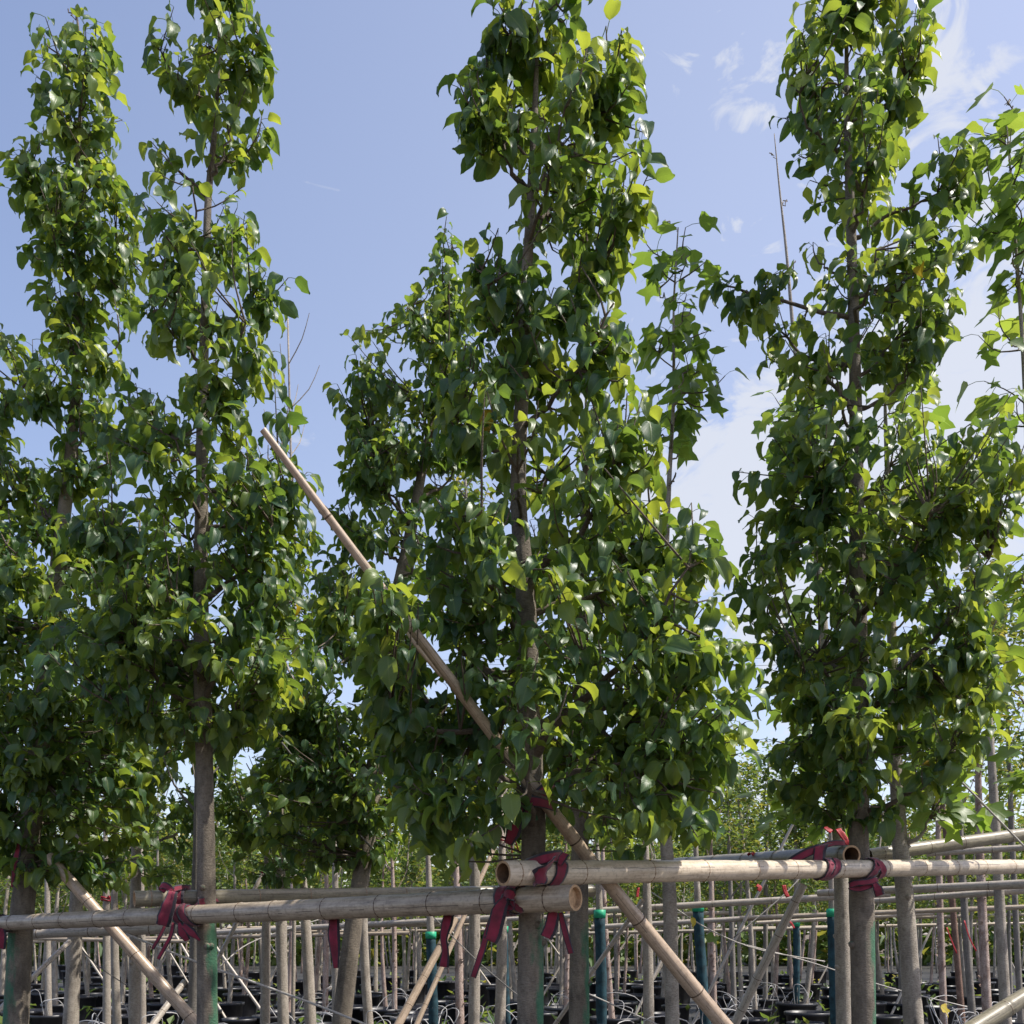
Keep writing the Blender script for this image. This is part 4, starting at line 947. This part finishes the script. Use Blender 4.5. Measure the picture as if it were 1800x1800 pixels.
# ------------------------------------------------------------------ bamboo
def bamboo(name, label, p0, p1, d0, d1, w0, w1, m, cat='rail', node_px=95, group=None, ends=(None, None), rings=True, node_m=M_NODE, sides=18, bow=0.0, seed=0, ext0=0.0, ext1=0.0):
    """a culm from photo point p0 (depth d0, w0 px thick) to p1; node rings, cut ends"""
    r = np.random.default_rng(seed + 500)
    A, B = P(*p0, d0), P(*p1, d1); r0, r1 = w0 * d0 / FPX / 2, w1 * d1 / FPX / 2
    Lg = np.linalg.norm(B - A); ax = (B - A) / Lg
    if ext0: A = A - ax * ext0; 
    if ext1: B = B + ax * ext1
    L2 = np.linalg.norm(B - A)
    root = empty(name, A, label, cat, group)
    # node positions
    nodes = []; q = r.uniform(.05, .12); step = node_px * (d0 + d1) / 2 / FPX
    while q < L2 - .03:
        nodes.append(q); q += step * r.uniform(.82, 1.2)
    ts = [0.0]; rs = [r0]
    R_ = lambda t: r0 + (r1 - r0) * t / L2
    for t in nodes:
        for dt, k in ((-.03, 1.0), (-.010, 1.02), (0, 1.05), (.007, .985), (.014, 1.035), (.035, 1.0)):
            if 0 < t + dt < L2: ts.append(t + dt); rs.append(R_(t) * k)
    ts.append(L2); rs.append(r1)
    for t in np.arange(.06, L2, .11):
        if all(abs(t - q_) > .05 for q_ in nodes): ts.append(t); rs.append(R_(t) * (1 + r.normal(0, .012)))
    o = np.argsort(ts); ts = np.array(ts)[o]; rs = np.array(rs)[o]
    perp = np.cross(ax, [0, 1.0, 0]); perp /= np.linalg.norm(perp)
    bw = lambda t: perp * bow * math.sin(math.pi * t / L2)
    path = np.array([A + ax * t + bw(t) for t in ts])
    mb = MB(); v, f, uv = tube(path, rs, sides, cap=False); mb.add(v, f, uv); mb.build('culm', m, root)
    if rings:
        for t in nodes:
            c = A + ax * t + bw(t); rr = R_(t)
            mb = MB(); mb.add(*tube([c - ax * .0045, c - ax * .001, c + ax * .003], [rr * 1.03, rr * 1.085, rr * 1.02], 14, cap=False)); mb.build('node_ring', node_m, root)
    for e, c, sgn, rr in ((ends[0], A, 1, r0), (ends[1], B, -1, r1)):
        mb = MB(); inner = rr * .80; dep = {None: 0.002, 'hollow': .16, 'plug': .02}[e]
        a = np.linspace(0, 2 * math.pi, sides + 1); u = np.cross(ax, [0, 1.0, 0.05]); u /= np.linalg.norm(u); w_ = np.cross(ax, u)
        ring = lambda q_, off: np.array([c + ax * off * sgn + q_ * (math.cos(x) * u + math.sin(x) * w_) for x in a])
        V = np.concatenate([ring(rr * 1.0, .0005), ring(inner, 0), ring(inner * .97, dep), [c + ax * dep * sgn]]); k = sides + 1
        F = []; mi = []
        for j in range(sides): F.append((j, j + 1, k + j + 1, k + j))
        n1_ = len(F)
        for j in range(sides): F.append((k + j, k + j + 1, 2 * k + j + 1, 2 * k + j))
        for j in range(sides): F.append((2 * k + j, 2 * k + j + 1, 3 * k))
        mb.add(V, F); mb.mi = [0] * n1_ + [1 if e != 'plug' else 0] * (len(F) - n1_)
        if e: mb.build('cut_end', [M_CUT, M_HOLLOW], root, smooth=False)
    return root

GR = 'thick bamboo rails of the front row'
RAIL1 = ((1012, 1578), (-70, 1626), 3.90, 6.46, 47, 24.5)
RAIL2 = ((884, 1535), (1830, 1523), 3.85, 6.4, 45, 24)
bamboo('bamboo_rail', 'thick straw bamboo rail with plugged cut end, tied across the left front trunks', *RAIL1, M_BAMBOO, node_px=98, group=GR, ends=('plug', None), seed=1)
bamboo('bamboo_rail', 'pale bamboo rail with open hollow end, lying on the other and running off right', *RAIL2, M_BAMBOO_PALE, node_px=118, group=GR, ends=('hollow', None), node_m=M_NODE_PALE, seed=2)
bamboo('bamboo_rail', 'straw bamboo rail with an orange cut end, tied behind the bare mottled trunk', (236, 1580), (1042, 1566), 5.16, 6.5, 29, 22, M_BAMBOO_OLIVE, node_px=85, group=GR, ends=('plug', 'hollow'), node_m=M_NODE_PALE, seed=3)
bamboo('bamboo_rail', 'dark olive bamboo rail with a bright hollow end beside the pinched tree', (1497, 1503), (1062, 1526), 5.22, 9.6, 35, 17, M_BAMBOO_OLIVE, node_px=100, group=GR, ends=('hollow', None), seed=4)
bamboo('bamboo_rail', 'dark olive bamboo rail rising to the right edge behind the smooth grey trunk', (1525, 1504), (1840, 1461), 6.4, 7.0, 24, 22, M_BAMBOO_OLIVE, node_px=95, group=GR, seed=5)
GB = 'bamboo rails of the rows behind'
bamboo('bamboo_rail', 'thin bamboo rail just under the dark olive rail at the right edge', (1629, 1500), (1850, 1487), 8.8, 8.4, 12, 11, M_BAMBOO_GREY, group=GB, ends=('plug', None), seed=6)
bamboo('bamboo_rail', 'shaded bamboo rail just below the left end of the thick straw rail', (52, 1642), (345, 1630), 7.4, 7.2, 16, 20, M_BAMBOO_GREY, group=GB, ends=('plug', None), seed=7, node_px=110)
bamboo('bamboo_rail', 'upper weathered rail seen past the pinched trunk, with a dark cut end at its left', (1438, 1570), (1850, 1552), 8.8, 7.6, 12, 17, M_BAMBOO_GREY, group=GB, ends=('hollow', None), seed=8)
bamboo('bamboo_rail', 'weathered rail running below the right front rail from the cut end to the pinched trunk', (1030, 1602), (1565, 1571), 9.6, 8.9, 11, 12, M_BAMBOO_GREY, group=GB, seed=9)
bamboo('bamboo_rail', 'weathered rail directly below the cut end rail right of the pinched trunk', (1530, 1584), (1850, 1562), 9.4, 8.6, 10, 13, M_BAMBOO_GREY, group=GB, seed=10)
SPECIAL = [((1040, 1630), (1360, 1612), 12, 11.5, 9, 9), ((1300, 1614), (1860, 1592), 11.5, 10.8, 8, 9), ((1330, 1622), (1640, 1606), 13, 12.6, 6, 7), ((325, 1642), (880, 1613), 12.5, 11, 9, 11), ((190, 1651), (720, 1640), 15.5, 15, 7, 7), ((40, 1655), (340, 1648), 17, 16.6, 6, 6), ((640, 1628), (1010, 1610), 14, 13.2, 7, 8), ((-30, 1648), (330, 1655), 13.5, 13.2, 7, 7), ((400, 1632), (900, 1624), 18.5, 18, 6, 6), ((980, 1642), (1500, 1630), 18.3, 18, 6, 6), ((1400, 1618), (1860, 1606), 17.6, 17, 6, 6), ((1300, 1632), (1860, 1622), 21, 20.5, 5, 5), ((-40, 1640), (500, 1632), 21, 20.6, 5, 5), ((500, 1638), (1100, 1633), 23.5, 23, 5, 5), ((1050, 1610), (1300, 1604), 16, 15.6, 7, 7), ((-60, 1640), (200, 1636), 10.5, 10, 9, 10)]
for i, (a, b, d0, d1, w0, w1) in enumerate(SPECIAL):
    bamboo('bamboo_rail', 'thin weathered bamboo rail lashed along the far rows of slim trees', a, b, d0, d1, w0, w1, [M_BAMBOO_GREY, M_BAMBOO, M_BAMBOO_PALE][i % 3], group='thin bamboo rails of the far rows', rings=False, sides=8, seed=20 + i)

GS = 'leaning bamboo braces'
br = bamboo('bamboo_brace', 'long tan bamboo brace tied to the largest trunk, its tip up in the sky', (1290, 1800), (462, 755), 4.61, 3.58, 38, 12.5, M_BAMBOO_BRACE, cat='brace', node_px=205, group=GS, ends=(None, 'plug'), seed=31, ext0=1.4, sides=14, bow=0.045)
m_ = MB()
sp = [P(705, 1098, 3.78), P(735, 1140, 3.80), P(775, 1190, 3.83)]
m_.add(*tube(sp, [.003, .009, .005], 5)); m_.build('splinter', M_BAMBOO_BRACE, br)
bamboo('bamboo_brace', 'bamboo brace crossing behind the left front rail, its cracked joint below the rail', (352, 1808), (85, 1505), 6.0, 6.05, 25, 19, M_BAMBOO_BRACE, cat='brace', node_px=130, group=GS, seed=32, ext0=1.2)
bamboo('bamboo_brace', 'slim straw brace leaning under the left front rail toward the teal wrapped tree', (698, 1805), (800, 1615), 6.9, 7.3, 17, 13, M_BAMBOO_BRACE, cat='brace', node_px=70, group=GS, seed=33, ext0=1.3)
bamboo('bamboo_brace', 'weathered grey brace leaning below the right front rail', (1290, 1803), (1412, 1555), 7.4, 7.0, 19, 15, M_BAMBOO_GREY, cat='brace', node_px=75, group=GS, seed=34, ext0=1.2)
bamboo('bamboo_brace', 'thick olive bamboo brace poking in at the lower right corner', (1715, 1806), (1850, 1722), 5.0, 5.2, 32, 30, M_BAMBOO_OLIVE, cat='brace', node_px=100, group=GS, seed=35, ext0=1.0)
bamboo('bamboo_brace', 'short pale brace beside the red tied tree left of the largest trunk', (838, 1560), (874, 1478), 9.0, 9.2, 9, 8, M_BAMBOO_BRACE, cat='brace', node_px=60, group=GS, seed=36, ext0=1.5)
bamboo('bamboo_brace', 'thin pale stake leaning against the leftmost big trunk', (40, 1735), (122, 1655), 7.0, 7.6, 10, 8, M_BAMBOO_GREY, cat='brace', node_px=60, group=GS, seed=37, ext0=1.5)
bamboo('bamboo_brace', 'thin pale stake in the green gap left of the pinched tree', (1368, 1500), (1432, 1372), 11, 11, 6, 5, M_BAMBOO_GREY, cat='brace', node_px=60, group=GS, seed=38, ext0=2.4)
bamboo('bamboo_brace', 'pale stake beside the red tied tree between the mottled and the leaning trunk', (428, 1600), (470, 1520), 9.3, 9.4, 8, 7, M_BAMBOO_GREY, cat='brace', node_px=60, group=GS, seed=39, ext0=1.8)
bamboo('bamboo_brace', 'thin stake low beside the bare mottled trunk', (268, 1802), (325, 1725), 7.6, 7.9, 13, 11, M_BAMBOO_GREY, cat='brace', node_px=60, group=GS, seed=40, ext0=1.2)
bamboo('bamboo_brace', 'thin stake under the right front rail near the teal wrapped trunk', (1082, 1650), (1130, 1582), 8.6, 8.4, 8, 8, M_BAMBOO_GREY, cat='brace', node_px=60, group=GS, seed=41, ext0=1.6)
for i in range(26):                        # stakes crossing among the far rows
    d = rng.uniform(13, 27); x = rng.uniform(-60, 1860); s = rng.choice([-1, 1]); Lp = rng.uniform(.9, 1.5) * FPX / d
    bamboo('bamboo_brace', 'thin pale stake leaning among the far rows of slim trees', (x, HOR + 1.42 * FPX / d), (x + s * Lp * .75, HOR + (1.42 - 1.5) * FPX / d), d, d + .4, 5.5 * 14 / d, 4.5 * 14 / d, M_BAMBOO_GREY, cat='brace', group='thin stakes in the far rows', rings=False, sides=6, seed=60 + i)

# ------------------------------------------------------------------ cloth straps
def ribbon(mb, pts, wdir, width, n=14, thick=0.0022, twist=0.0):
    q = catmull(pts, n); wd_ = np.asarray(wdir, float)
    if wd_.ndim == 1: wd_ = np.tile(wd_, (n, 1))
    else:
        t = np.linspace(0, len(wd_) - 1, n); wd_ = np.stack([np.interp(t, range(len(wd_)), wd_[:, k]) for k in range(3)], 1)
    tan = np.gradient(q, axis=0); tan /= np.linalg.norm(tan, axis=1)[:, None] + 1e-9
    wd_ = wd_ - tan * (wd_ * tan).sum(1)[:, None]; wd_ /= np.linalg.norm(wd_, axis=1)[:, None] + 1e-9
    nr = np.cross(tan, wd_)
    wid = np.interp(np.linspace(0, 1, n), np.linspace(0, 1, len(np.atleast_1d(width))), np.atleast_1d(width)) if np.ndim(width) else np.full(n, width)
    cols = [(-.5, 0, .0), (-.25, .06, .25), (0, -.03, .5), (.25, .07, .75), (.5, 0, 1.0)]
    jit = np.random.default_rng(int(abs(q[0][0]) * 1e4) % 9973).normal(0, .042, (n, 5))
    V, UV = [], []
    dist = np.concatenate([[0], np.cumsum(np.linalg.norm(np.diff(q, axis=0), axis=1))])
    for i in range(n):
        for sgn in (1, -1):
            for kk, (c, b_, u) in enumerate(cols):
                V.append(q[i] + wd_[i] * c * wid[i] * (1 + .5 * jit[i, 0]) + nr[i] * (max(-.04, b_ + jit[i, kk]) * wid[i] + sgn * thick / 2)); UV.append((u, dist[i]))
    F = []
    for i in range(n - 1):
        a = i * 10; b_ = a + 10
        for j in range(4):
            F.append((a + j, a + j + 1, b_ + j + 1, b_ + j)); F.append((a + 5 + j + 1, a + 5 + j, b_ + 5 + j, b_ + 5 + j + 1))
        F.append((a, b_, b_ + 5, a + 5)); F.append((a + 4, a + 9, b_ + 9, b_ + 4))
    F.append((0, 5, 6, 7, 8, 9, 4, 3, 2, 1)); z = (n - 1) * 10; F.append((z, z + 1, z + 2, z + 3, z + 4, z + 9, z + 8, z + 7, z + 6, z + 5))
    mb.add(V, F, UV)

def hoop(mb, c, a, b_, wdir, width, tilt=0.0, n=24, turns=1, drift=0.0):
    """a cloth band closed round an ellipse with half-axes a, b_ (vectors)"""
    c = np.asarray(c, float); a = np.asarray(a, float); b_ = np.asarray(b_, float); w_ = np.asarray(wdir, float); w_ = w_ / np.linalg.norm(w_)
    t = np.linspace(0, 2 * math.pi * turns, n * turns)
    pts = [c + a * math.cos(x) + b_ * math.sin(x) + w_ * (tilt * math.cos(x) + drift * x) for x in t]
    ribbon(mb, pts, w_, width, n * turns)

def on_rail(rail, px):
    (x0, y0), (x1, y1), d0, d1, w0, w1 = rail
    t = (px - x0) / (x1 - x0); inv = (1 / d0) * (1 - t) + (1 / d1) * t; d = 1 / inv
    A, B = P(x0, y0, d0), P(x1, y1, d1); s = np.linalg.norm(P(px, y0 + t * (y1 - y0), d) - A) / np.linalg.norm(B - A)
    r = (w0 * d0 * (1 - s) + w1 * d1 * s) / FPX / 2
    return P(px, y0 + t * (y1 - y0), d), r, (B - A) / np.linalg.norm(B - A), d

def strap(label, parts, base):
    root = empty('cloth_strap', base, label, 'strap', 'dark red cloth straps')
    for nm, mb in parts: mb.build(nm, M_STRAP, root)
    return root

def tail_px(pts, d, width, wdir=(1, 0, 0.15), n=12):
    mb = MB(); ribbon(mb, [P(x, y, d + (q[0] if q else 0)) for x, y, *q in pts], wdir, width, n); return ('tail', mb)

# 1: where the two front rails cross
c, r, ax, d = on_rail(RAIL1, 893)
up = np.array([0, 0, 1.0]); fwd = np.array([0, 1.0, 0])
m1 = MB(); hoop(m1, c, up * (r + .006), np.cross(ax, up) * (r + .006), ax, .062, tilt=.012)
m1b = MB(); hoop(m1b, c + ax * -.028, up * (r + .010), np.cross(ax, up) * (r + .010), ax, .045, tilt=-.02)
c2, r2, ax2, d2 = on_rail(RAIL2, 972)
m2 = MB(); hoop(m2, c2, up * (r2 + .006), np.cross(ax2, up) * (r2 + .006), ax2, .058, tilt=.015)
m3 = MB(); hoop(m3, (c2 + P(938, 1535, 4.22)) / 2 + (0, 0, .045), np.array([.075, 0, .02]), np.array([0, .2, .0]), up, .045, n=28)
k1 = MB(); ribbon(k1, [P(887, 1580, d - .065), P(893, 1570, d - .085), P(903, 1578, d - .085), P(899, 1592, d - .07), P(889, 1588, d - .068)], (0, .3, 1), .05, 14)
strap('crimson cloth strap with black edges binding the crossing of the two front rails', [('band', m1), ('band', m1b), ('band', m2), ('band', m3), ('knot', k1),
    tail_px([(890, 1578, -.08), (878, 1600, -.09), (868, 1640, -.08), (862, 1655, -.075)], d, [.03, .06, .062, .055]),
    tail_px([(884, 1585, -.075), (862, 1622, -.08), (848, 1670, -.075), (832, 1718, -.07)], d, [.025, .024, .026, .024]),
    tail_px([(900, 1582, -.075), (912, 1597, -.08), (918, 1604, -.06)], d, [.03, .035, .02]),
    tail_px([(974, 1512, -.085), (960, 1528, -.12), (945, 1545, -.125), (937, 1556, -.12)], d2, [.05, .07, .075, .07], wdir=(.55, 0, .85)),
    tail_px([(984, 1520, -.06), (989, 1508, -.06), (995, 1500, -.05)], d2, [.02, .035, .03]),
    tail_px([(974, 1603, .06), (968, 1630, .05), (960, 1648, .05)], 3.95, [.05, .052, .05]),
    tail_px([(985, 1604, .06), (994, 1640, .05), (1004, 1676, .05)], 3.95, [.022, .026, .024])], c)
# 2: brace to trunk
bd = 4.11; c = P(940, 1408, 4.16)
m1 = MB(); hoop(m1, c, np.array([.075, -.02, .012]), np.array([0, .105, 0]), (0.1, 0, 1), .05, tilt=.01)
m2 = MB(); hoop(m2, c + (.012, -.02, .005), np.array([.06, -.02, .055]), np.array([0, .11, 0]), (-.5, 0, .9), .05)
m3 = MB(); ribbon(m3, [P(912, 1412, 4.04), P(935, 1408, 4.0), P(960, 1412, 4.02), P(978, 1418, 4.08)], (0, .1, 1), .045, 10)
strap('red and black cloth strap tying the long brace to the largest trunk', [('band', m1), ('band', m2), ('band', m3),
    tail_px([(917, 1418, -.03), (910, 1440, -.06), (903, 1462, -.06), (893, 1484, -.05)], 4.08, [.03, .05, .058, .035])], c)
# 3: left rails to mottled trunk
c, r, ax, d = on_rail(RAIL1, 322)
m1 = MB(); hoop(m1, c, up * (r + .007), np.cross(ax, up) * (r + .007), ax, .05, tilt=.02)
m2 = MB(); hoop(m2, c + ax * -.06, up * (r + .007), np.cross(ax, up) * (r + .007), ax, .06, tilt=.035)
cc = P(316, 1579, 5.27)
m3 = MB(); hoop(m3, cc, up * .05, fwd * .05, (1, 0, 0), .07)
m4 = MB(); ribbon(m4, [P(332, 1612, d - .06), P(340, 1594, d - .062), P(352, 1585, d - .02), P(372, 1581, d + .06), P(386, 1583, d + .12)], [(1, 0, -.4), (1, 0, .2), (0, .3, 1), (0, .2, 1), (0, 0, 1)], [.09, .08, .05, .025, .02], 14)
m5 = MB(); ribbon(m5, [P(303, 1566, d - .06), P(290, 1556, d - .05), P(281, 1558, d - .03), P(292, 1566, d - .04)], (0, .3, 1), .035, 10)
m6 = MB(); ribbon(m6, [P(303, 1564, d - .05), P(315, 1560, d), P(335, 1560, d + .1)], (0, .2, 1), .03, 8)
strap('crimson cloth strap with long tails tying the left front rails to the bare mottled trunk', [('band', m1), ('band', m2), ('band', m3), ('band', m4), ('loop', m5), ('loop', m6),
    tail_px([(304, 1567, -.08), (297, 1590, -.1), (289, 1615, -.1), (286, 1627, -.09)], d, [.05, .07, .075, .06]),
    tail_px([(305, 1622, -.075), (300, 1645, -.08), (288, 1668, -.08), (278, 1686, -.075)], d, [.02, .022, .02, .018]),
    tail_px([(290, 1628, -.07), (280, 1648, -.075), (268, 1668, -.07)], d, [.02, .02, .016]),
    tail_px([(315, 1622, -.07), (322, 1640, -.07), (330, 1653, -.06)], d, [.02, .055, .03]),
    tail_px([(322, 1625, -.07), (338, 1640, -.08), (352, 1653, -.07)], d, [.03, .045, .012])], c)
# 4: olive rail to pale rail
c, r, ax, d = on_rail(RAIL2, 1452)
m1 = MB(); hoop(m1, c + ax * -.03, up * (r + .006), np.cross(ax, up) * (r + .006), ax, .05, tilt=.02)
m2 = MB(); hoop(m2, c + ax * .02, up * (r + .007), np.cross(ax, up) * (r + .007), ax, .05, tilt=.03)
m3 = MB(); ribbon(m3, [P(1440, 1520, d - .055), P(1440, 1505, d - .02), P(1443, 1488, d + .0), P(1452, 1483, d + .08)], (1, 0, 0.1), .06, 10)
m4 = MB(); ribbon(m4, [P(1443, 1490, d + .0), P(1420, 1498, d - .01), P(1395, 1512, d + .0), P(1383, 1522, d + .02)], (0, .1, 1), .045, 10)
m5 = MB(); ribbon(m5, [P(1446, 1487, d + .05), P(1465, 1482, d + .1), P(1485, 1482, d + .14)], (0, .3, 1), .03, 8)
strap('dark red strap tying the olive rail to the pale rail beside the pinched tree', [('band', m1), ('band', m2), ('band', m3), ('band', m4), ('band', m5)], c)
# 5: pale rail to pinched tree
c, r, ax, d = on_rail(RAIL2, 1530)
m1 = MB(); hoop(m1, c + ax * -.02, up * (r + .006), np.cross(ax, up) * (r + .006), ax, .06, tilt=.035)
m2 = MB(); hoop(m2, c + ax * .03, up * (r + .008), np.cross(ax, up) * (r + .008), ax, .055, tilt=-.03)
m3 = MB(); ribbon(m3, [P(1542, 1545, d - .06), P(1525, 1550, d - .075), P(1503, 1552, d - .07), P(1493, 1558, d - .06), P(1512, 1562, d - .06), P(1538, 1552, d - .065)], (0, .25, 1), .035, 16)
strap('crimson cloth strap knotted round the pale rail at the pinched tree', [('band', m1), ('band', m2), ('loop', m3), tail_px([(1537, 1552, -.07), (1543, 1562, -.085), (1547, 1574, -.08)], d, [.03, .05, .05])], c)
# 6, 7, 8: hanging ends under the left rail, and the strap at the left edge
for lab, px, pts, wd_ in [('dark red cloth end hanging under the left rail beside the thick leaning trunk', 588, [(588, 1612, .03), (587, 1640, .0), (589, 1670, 0), (591, 1702, .0)], [.05, .055, .05, .022]),
                          ('dark red cloth end hanging under the left rail above the slim straw brace', 787, [(792, 1600, .03), (786, 1622, 0), (780, 1650, 0), (783, 1672, .0), (780, 1700, 0)], [.035, .05, .03, .03, .045])]:
    c, r, ax, d = on_rail(RAIL1, px); m1 = MB(); hoop(m1, c + (0, r * 1.3, 0), up * (r * .9), fwd * r * .9, ax, .045)
    strap(lab, [('band', m1), tail_px(pts, d + .05, wd_)], c)
c, r, ax, d = on_rail(RAIL1, 2)
m1 = MB(); hoop(m1, c, up * (r + .006), np.cross(ax, up) * (r + .006), ax, .07, tilt=.02)
strap('dark red cloth strap at the left edge round the left front rail', [('band', m1), tail_px([(1, 1632, -.06), (3, 1650, -.06), (2, 1668, -.05)], d, [.06, .06, .05])], c)
strap('dark red cloth end hanging along the leftmost big trunk', [tail_px([(33, 1480, -.05), (31, 1500, -.08), (25, 1530, -.08), (21, 1560, -.07)], 6.15, [.02, .04, .03, .012])], P(30, 1500, 6.1))

# bright red strings and scraps further back
def scrap(label, pts, d, width):
    root = empty('red_string', P(*pts[0], d), label, 'string', 'bright red strings further back')
    mb = MB(); ribbon(mb, [P(x, y, d - .01 * i) for i, (x, y) in enumerate(pts)], (1, .2, .2), width, 10); mb.build('strip', M_RED, root)
scrap('bright red ribbon ends above the hollow end of the olive rail', [(1450, 1452), (1462, 1462), (1472, 1458), (1482, 1470), (1493, 1486)], 7.0, .045)
scrap('short red string wound on the olive rail left of the pinched tree', [(1314, 1503), (1322, 1500), (1330, 1506)], 6.3, .03)
scrap('red scrap hanging below the right front rail left of the dark cut end', [(1378, 1556), (1380, 1566), (1385, 1577)], 7.6, .032)
scrap('small red scrap hanging below the right front rail over the wide gap', [(1330, 1556), (1336, 1560), (1333, 1566)], 7.6, .03)
scrap('red string running down the dark leaning trunk at right', [(1664, 1630), (1672, 1652), (1682, 1676)], 10.0, .014)
scrap('red string running down the curved dark trunk at right', [(1695, 1618), (1704, 1648), (1716, 1672)], 10.0, .014)
scrap('small dark red scrap below the pale rail near the long brace', [(1122, 1560), (1121, 1570), (1120, 1577)], 8.4, .022)
scrap('red string end on the weathered rail behind the grey stake', [(1386, 1618), (1392, 1624), (1396, 1632)], 9.6, .02)

# ------------------------------------------------------------------ ropes and guy lines
def rope(label, pts, d0, d1, r, m=M_ROPE, cat='rope', name='guy_rope'):
    n = len(pts); q = catmull([P(x, y, d0 + (d1 - d0) * i / (n - 1)) for i, (x, y) in enumerate(pts)], 14)
    mb = MB(); mb.add(*tube(q, r, 6)); o = mb.build(name, m); tag(o, label, cat, 'thin ropes and guy lines')
rope('white twisted rope sagging below the left front rail to the thick leaning trunk', [(222, 1642), (332, 1686), (450, 1728), (560, 1768), (650, 1804)], 6.6, 6.2, .0075)
rope('dark wire slanting through the leaves down to the thick leaning trunk', [(495, 1305), (570, 1400), (655, 1492)], 6.3, 6.7, .006, M_ROPE_DARK)
rope('pale rope slanting down to the right edge over the back rails', [(1648, 1332), (1725, 1410), (1815, 1503)], 6.0, 5.8, .0065, M_ROPE)
rope('thin line from the cut end down behind the largest trunk', [(762, 1612), (840, 1690), (935, 1770)], 7.2, 7.0, .004, M_ROPE_DARK)
rope('thin line falling from the right front rail behind the long brace', [(1145, 1568), (1240, 1630), (1330, 1668), (1450, 1690)], 7.4, 7.8, .0045, M_ROPE)
rope('thin pale cord crossing under the left rail from the mottled trunk', [(385, 1700), (445, 1655), (575, 1612)], 9.4, 10, .006, M_ROPE)
rope('pale cord low at the right below the pinched tree', [(1300, 1658), (1420, 1690), (1560, 1735), (1700, 1770)], 8.2, 8.6, .005, M_ROPE)
rope('dark line crossing in front of the right hand trunks', [(1290, 1648), (1370, 1580), (1410, 1540)], 8.0, 8.4, .005, M_ROPE_DARK)
rope('pale cord falling low beside the dark trunk', [(1030, 1745), (1120, 1785), (1180, 1812)], 7.0, 7.0, .005, M_ROPE)
rope('thin cord tied low on the leaning slim tree at left', [(135, 1660), (175, 1700), (235, 1740)], 8.6, 8.9, .005, M_ROPE_DARK)

# single loose leaves caught on lines and twigs
def loose_leaf(label, px, py, d, size, az, shapes, m, k=0, roll=0.0):
    V, F, UV = shapes[k]; m3 = leaf_mats_arrays(np.array([az]), np.array([roll]), np.array([0.2]), np.array([size]))[0]
    mb = MB(); mb.add(V @ m3.T + P(px, py, d), F, UV, rnd=.5); tag(mb.build('loose_leaf', m), label, 'leaf')
loose_leaf('small orange yellow leaf caught on a line before the teal wrap', 1212, 1612, 7.5, .08, -1.2, OVATE, M_LEAF_YELLOW, 2)
loose_leaf('yellow green leaf pair below the orange leaf', 1228, 1645, 7.5, .10, -.4, TULIP, M_LEAF_TULIP, 0, .9)
loose_leaf('small bright yellow leaf low beside the smooth grey trunk', 1640, 1768, 7.0, .085, -.5, TULIP, M_LEAF_YELLOW, 1, .7)
loose_leaf('orange yellow lobed leaf at the right edge above the olive rail', 1768, 1425, 5.4, .15, -.6, TULIP, M_LEAF_YELLOW, 1, .6)
loose_leaf('yellow leaf hanging in the crown of the thick leaning tree', 530, 1225, 6.0, .075, -1.3, OVATE, M_LEAF_YELLOW, 3)

# overhead cables far away
for x in (-75, 75):
    mb = MB(); mb.add(*tube([(x, 110, 0), (x, 110, 38)], [.35, .2], 8)); mb.add(*tube([(x - 3, 110, 32), (x + 3, 110, 32)], .12, 5)); tag(mb.build('utility_pole', M_CONC), 'concrete pole carrying the far overhead cables, %s' % ('west side' if x < 0 else 'east side'), 'pole')
for i, py in enumerate([1092, 1158, 1166, 1178, 1232, 1312]):
    z = EYE + (HOR - py) / FPX * 110
    q = [(x, 110 + i * .25, z + (x / 75) ** 2 * 2.2 + .015 * x) for x in np.linspace(-75, 75, 13)]
    mb = MB(); mb.add(*tube(q, .022, 4)); tag(mb.build('power_line', M_CABLE), 'thin overhead cable crossing the sky behind the trees', 'cable', 'overhead cables behind the trees')
